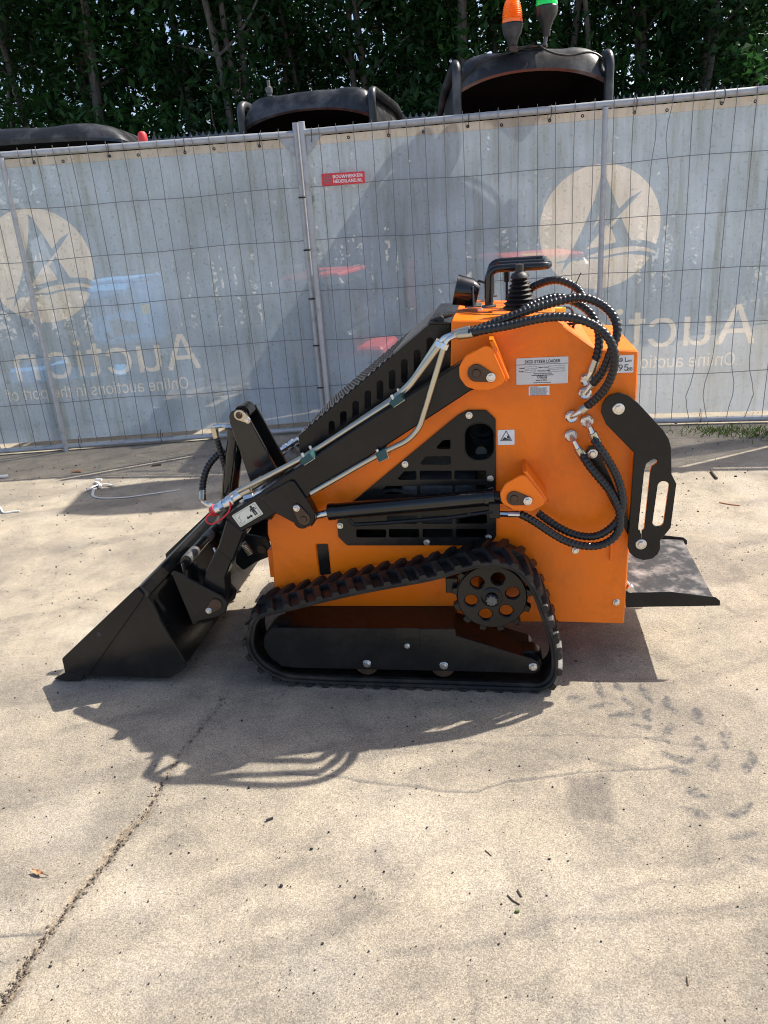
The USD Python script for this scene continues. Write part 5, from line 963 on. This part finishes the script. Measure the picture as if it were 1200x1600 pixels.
# spiked steel fence in front of the trees
pf = thing('palisade_fence', 'dark steel fence with a serrated top rail in front of the trees', 'fence', (0, 9, 0))
def rail(x): return 2.325 + .0125 * (x + 1.9)
xs = np.arange(-2.2, 4.75, .066); tp = []
for k in range(len(xs) - 1):
    z = rail(xs[k]); tp += [(xs[k] + .002, z + .082), (xs[k] + .014, z + .050), (xs[k] + .033, z + .040), (xs[k] + .052, z + .050), (xs[k] + .064, z + .082)]
part('serrated_rail', ext([(xs[0], rail(xs[0])), (xs[-1], rail(xs[-1]))] + tp[::-1], -.004, .004, 0), 'spike', pf, smooth=False)
for k in range(46):
    x = -2.1 + k * .15; part('pale', bx(x - .018, x + .018, .005, .02, .1, rail(x) + .01, .001), 'spike', pf, smooth=False)
for x in (-2.2, .1, 2.4, 4.7): part('post', bx(x - .03, x + .03, .022, .08, 0, rail(x) + .06, .002), 'spike', pf)

# ---------------------------------------------------------------- trees and shrubs behind
def leaves(c, n, sig, L, r_):
    """folded leaf blades scattered round the cluster centres c"""
    k = r_.integers(0, len(c), n); p = c[k] + r_.normal(0, 1, (n, 3)) * sig
    d = r_.normal(0, 1, (n, 3)) * [1, 1, .7] - [0, 0, .25]; d /= np.linalg.norm(d, axis=1, keepdims=True)
    w = np.cross(d, r_.normal(0, 1, (n, 3)) * .5 + [0, 0, 1]); w /= np.linalg.norm(w, axis=1, keepdims=True); nn_ = np.cross(w, d)
    l = L * r_.uniform(.6, 1.25, (n, 1)); b = l * r_.uniform(.17, .26, (n, 1))
    v = np.stack([p, p + d * l * .45 + w * b + nn_ * b * .35, p + d * l, p + d * l * .45 - w * b + nn_ * b * .35, p + d * l * .5], 1).reshape(-1, 3)
    o = np.arange(n)[:, None] * 5
    f = np.concatenate([o + [0, 4, 1], o + [1, 4, 2], o + [0, 3, 4], o + [3, 2, 4]], 0)
    return v, f
def tree_proto(name, label, seed, loc, stems, lean, nleaf, top=6.2, rad=.62, leafmat='leaf1'):
    r_ = np.random.default_rng(seed); t = thing(name, label, 'tree', loc, 0, None); cl = []
    tr = []
    for s in range(stems):
        a = r_.uniform(0, 6.28); x, y = .12 * math.cos(a) * (stems > 1), .12 * math.sin(a) * (stems > 1); lx, ly = lean * r_.normal(0, .8), lean * r_.normal(0, .4)
        z = np.linspace(-.05, top * r_.uniform(.8, 1), 16); bend = .10 * np.sin(z * r_.uniform(.9, 1.5) + a)
        q = np.c_[x + lx * z + bend, y + ly * z + .06 * np.sin(z * 1.3 + a), z]; R0 = r_.uniform(.055, .085) / (1 + .25 * (stems - 1))
        tr.append(tube(q, R0 * (1 - .72 * z.clip(0) / top), 9))
        for b in range(12):
            zb = r_.uniform(1.2, top * .95); i = np.searchsorted(z, zb) - 1; p0_ = q[i]; a2 = r_.uniform(0, 6.28); Lb = r_.uniform(.35, .8) * rad / .62
            e = p0_ + [Lb * math.cos(a2), Lb * math.sin(a2), Lb * r_.uniform(.3, 1.1)]; m_ = (p0_ + e) / 2 + r_.normal(0, .05, 3)
            tr.append(tube(spline([p0_, m_, e], .12)[0], R0 * .3 * np.linspace(1, .4, len(spline([p0_, m_, e], .12)[0])), 6)); cl += [m_, e]
    part('trunk', cat(tr), 'bark', t, smooth=50)
    ex_ = np.c_[r_.uniform(-rad, rad, 95), r_.uniform(-rad, rad, 95), r_.uniform(.1, top + .3, 95)]
    cl = np.vstack([np.array(cl), ex_])
    v, f = leaves(cl, nleaf, .15, .125, r_)
    part('crown', (v, f), leafmat, t, smooth=False)
    return t
TREES = [('slim leafy tree at the far left edge above the flat roof', -4.15, 10.3), ('twin stemmed tree behind the left end of the flat grey roof', -3.45, 10.8), ('leafy tree rising over the middle of the flat grey roof', -2.75, 10.2),
         ('dense dark tree over the red lamp on the fence', -2.05, 10.6), ('tree with a bare slanting trunk above the serrated rail', -1.35, 10.1), ('leafy tree left of the lamp stub on the junction roof', -.65, 10.7),
         ('tree right behind the junction roof', .05, 10.2), ('tree above the right end of the junction roof', .75, 10.6), ('tree whose trunk stands between the two canopy roofs', 1.45, 10.2),
         ('tree directly behind the amber and green beacons', 2.15, 10.7), ('forked tree just right of the green beacon', 2.8, 10.2), ('thick trunked tree over the right edge of the beacon roof', 3.45, 10.5),
         ('forked pale trunk tree right of the beacon roof', 4.1, 10.0), ('tree above the laurel shrub near the right edge', 4.75, 10.6), ('tree at the far right edge of the hedge', 5.4, 10.2)]
protos = [tree_proto('hedge_tree', TREES[i][0], 20 + i, (TREES[i][1], TREES[i][2], 0), st, ln, nl, leafmat=lm_) for i, st, ln, nl, lm_ in ((0, 2, .05, 6200, 'leaf1'), (1, 3, .07, 5400, 'leaf2'), (2, 1, .06, 6600, 'leaf1'), (3, 2, .03, 7000, 'leaf2'))]
r_ = np.random.default_rng(5)
for i in range(4, len(TREES)):
    dup(protos[(i * 3 + i // 4) % 4], 'hedge_tree', TREES[i][0], (TREES[i][1], TREES[i][2], 0), r_.uniform(0, 360), (1, 1, r_.uniform(.9, 1.1)))
for i, x in enumerate(np.arange(-5.2, 6.9, .92)):
    p = dup(protos[(i * 2 + 1) % 4], 'back_tree', 'tree standing in shade in the row behind the front hedge', (x + r_.uniform(-.2, .2), 12.2 + r_.uniform(-.5, .6), 0), r_.uniform(0, 360), (1.15, 1.15, r_.uniform(.95, 1.2)))
    stage.GetPrimAtPath(p).SetCustomDataByKey('group', 'second row of hedge trees')
def shrub(label, loc, n, rx, ry_, z0, z1, seed, mt):
    s_ = np.random.default_rng(seed); t = thing('shrub', label, 'shrub', loc); tr = []
    for k in range(7):
        a = s_.uniform(0, 6.28); tr.append(tube(spline([(0, 0, 0), (.3 * rx * math.cos(a), .3 * ry_ * math.sin(a), z1 * .5), (rx * .7 * math.cos(a), ry_ * .7 * math.sin(a), z1 * .93)], .1)[0], .012, 6))
    part('stems', cat(tr), 'bark', t)
    c = np.c_[s_.normal(0, rx * .5, 60), s_.normal(0, ry_ * .5, 60), s_.uniform(z0, z1, 60)]; part('foliage', leaves(c, n, .11, .13, s_), mt, t, smooth=False)
shrub('broad laurel shrub covering the right end of the serrated rail', (4.35, 9.3, 0), 2200, .55, .35, 1.4, 2.72, 1, 'leaf1')
shrub('laurel shrub showing between the flat left roof and the junction roof', (-2.3, 9.2, 0), 1900, .7, .35, 1.4, 2.62, 2, 'leaf1')
shrub('low laurel shrub filling the gap between the two canopy roofs', (.95, 9.4, 0), 1500, .55, .3, 1.3, 2.55, 4, 'leaf2')

# ---------------------------------------------------------------- small things on the yard
def gtube(pts, r, h=.006): return tube(spline([(*p, h) for p in pts], .01)[0], r, 7)
def gt(name, label, c, pts, r, mt, h=None):
    obj(name, gtube(pts, r, r if h is None else h), mt, label=label, cat=c)
st = thing('cut_strap', 'white plastic strap with a knotted end lying on the concrete', 'strap', (0, 0, 0))
def ribbon(pts, w, t, h):
    p, _ = spline([(*q, h) for q in pts], .012); m = tube(p, 1., 8); v = np.array(m[0]); k = len(p); c = np.vstack([np.repeat(p, 8, 0), p[:1], p[-1:]]); dv = v - c; dv[:, :2] *= w / 2; dv[:, 2] *= t / 2
    return c + dv, m[1]
part('band', ribbon([(-1.7734,4.5293),(-1.7485,4.4294),(-1.7159,4.3652),(-1.6589,4.3306),(-1.5858,4.3151),(-1.4836,4.3157),(-1.3836,4.3394),(-1.2786,4.3624),(-1.2103,4.3823)], .017, .005, .004), 'strap', st)
part('knot', cat([ribbon([(-1.7988,4.4872),(-1.7819,4.5433),(-1.7604,4.5751),(-1.7173,4.5778),(-1.6537,4.5392)], .016, .009, .010), ribbon([(-1.795,4.6324),(-1.756,4.5864),(-1.7308,4.52)], .02, .014, .012), ribbon([(-1.7994,4.6585),(-1.7601,4.6497)], .02, .014, .02)]), 'strap', st)
gt('white_cord', 'thin white cord in the shade at the left edge of the yard', 'cord', [(-2.2712,4.3049),(-2.2114,4.229),(-2.1711,4.1795),(-2.1518,4.1858),(-2.1243,4.1906),(-2.0927,4.1946)], .006, 'strap')
gt('cord_end', 'short white offcut at the left edge below the fence', 'offcut', [(-2.5397,4.9181),(-2.4971,4.9083),(-2.4705,4.9157)], .011, 'strap')
lf = thing('dry_leaf', 'curled tan leaf on the concrete near the lower left', 'leaf', (*[(-0.907,1.4643)][0], 0), -25)
u, v = np.meshgrid(np.linspace(-1, 1, 13), np.linspace(-1, 1, 7)); X, Y = u * .018, v * .006 * (1 - u ** 2 * .85 + .15 * np.sin(u * 9)); Z = .004 + .0045 * u ** 2 + .003 * v ** 2 + .001 * np.sin(u * 7 + v * 3)
i, j = np.meshgrid(np.arange(6), np.arange(12), indexing='ij'); a = (i * 13 + j).ravel(); ff = np.vstack([np.stack([a, a + 1, a + 14], 1), np.stack([a, a + 14, a + 13], 1)])
part('blade', (np.stack([X, Y, Z], -1).reshape(-1, 3), ff), 'leaf_dry', lf, smooth=True); part('stalk', tube([(.017, 0, .008), (.024, .001, .006), (.030, .004, .003)], .0012, 5), 'twig', lf)
gt('twig', 'dark twig broken in two on the open concrete, left piece', 'twig', [(0.2151,1.3031),(0.2207,1.2938),(0.2273,1.2829),(0.2372,1.2752)], .0016, 'twig')
gt('twig', 'dark twig piece beside the left one on the open concrete', 'twig', [(0.2404,1.3149),(0.2427,1.3041),(0.2453,1.2952)], .0019, 'twig')
gt('twig', 'thin straight twig alone on the concrete right of centre', 'twig', [(0.1846,1.4374),(0.1922,1.4266),(0.197,1.4182)], .0011, 'twig')
gt('twig', 'small dark twig near the bottom right corner', 'twig', [(0.5307,1.0782),(0.5283,1.0688),(0.5259,1.0595)], .0015, 'twig')
gt('twig', 'reddish twig in the shade left of the white strap', 'twig', [(-2.0481,4.9135),(-2.0209,4.9209),(-1.9838,4.9123)], .008, 'leaf_dry')
gt('twig', 'dark forked twig in the shadow band at the right edge', 'twig', [(1.8307,4.0308),(1.817,3.9654),(1.8069,3.9011)], .006, 'twig')
gt('twig', 'long thin straw lying in the sun at the right edge', 'twig', [(1.6719,3.5582),(1.7075,3.5232),(1.7463,3.4971)], .0035, 'leaf_dry')
gt('twig', 'pale stick in the lit patch before the left fence panel', 'twig', [(-1.5197,4.9282),(-1.4917,4.9356),(-1.4591,4.942)], .006, 'twig')
gt('green_scrap', 'tiny yellow green leaf scrap below the broken twig', 'leaf', [(0.224,1.2578),(0.2279,1.2558),(0.2323,1.2571)], .0026, 'grass')
gt('dark_husk', 'small dark husk on the concrete below the hose shadow', 'husk', [(-0.3628,1.5884),(-0.3549,1.5922),(-0.3453,1.5958)], .003, 'ink')
r_ = np.random.default_rng(11); ico = trimesh.creation.icosphere(subdivisions=1); ms = []
for k in range(3200):
    y = .62 + 4.6 * r_.uniform() ** 1.6; x = r_.uniform(-1, 1) * (.55 + y * .5); s = r_.choice([.0012, .0018, .0026, .004], p=[.62, .28, .09, .01]) * (.55 + .33 * y)
    ms.append((ico.vertices * s * r_.uniform(.5, 1.2, 3) + [x, y, s * .35], ico.faces))
jp = np.array([(-0.5736,2.1847),(-0.6425,1.9116),(-0.6817,1.7238),(-0.7152,1.5913),(-0.7495,1.4778),(-0.7844,1.3743),(-0.8184,1.2762),(-0.8421,1.171),(-0.8475,1.1225)])
for k in range(420):
    t_ = r_.uniform(0, len(jp) - 1.001); a = jp[int(t_)] + (jp[int(t_) + 1] - jp[int(t_)]) * (t_ % 1) + r_.normal(0, .008, 2); s = r_.choice([.0015, .0025, .0038], p=[.55, .35, .1])
    ms.append((ico.vertices * s * r_.uniform(.6, 1.2, 3) + [a[0], a[1], -.001 + s * .2], ico.faces))
gv, ms = ms[3200:], ms[:3200]
obj('joint_gravel', cat(gv), 'gravel', smooth=60, label='brown gravel lying in the broken joint of the yard', cat='gravel', kind='stuff')
obj('loose_grit', cat(ms), 'grit', smooth=60, label='scattered grit and pebbles over the concrete', cat='grit', kind='stuff')
c0 = np.array([(2.1313,4.8491),(2.2856,4.7258),(2.5132,4.6473)]); bl = []
for k in range(420):
    t_ = r_.uniform(0, 1.999); a = c0[int(t_)] + (c0[int(t_) + 1] - c0[int(t_)]) * (t_ % 1) + r_.normal(0, 1, 2) * [.1, .05 + .03 * (t_ > .6)]; h = r_.uniform(.015, .04); l = r_.normal(0, .022, 2); w = .003
    bl.append((np.array([[a[0] - w, a[1], 0], [a[0] + w, a[1], 0], [a[0] + l[0] * .5 + w * .8, a[1] + l[1] * .5, h * .6], [a[0] + l[0] * .5 - w * .8, a[1] + l[1] * .5, h * .6], [a[0] + l[0] * 1.3, a[1] + l[1] * 1.3, h]]), np.array([[0, 1, 2], [0, 2, 3], [3, 2, 4]])))
obj('grass_strip', cat(bl), 'grass', smooth=False, label='thin strip of grass under the right end of the fence', cat='grass', kind='stuff')
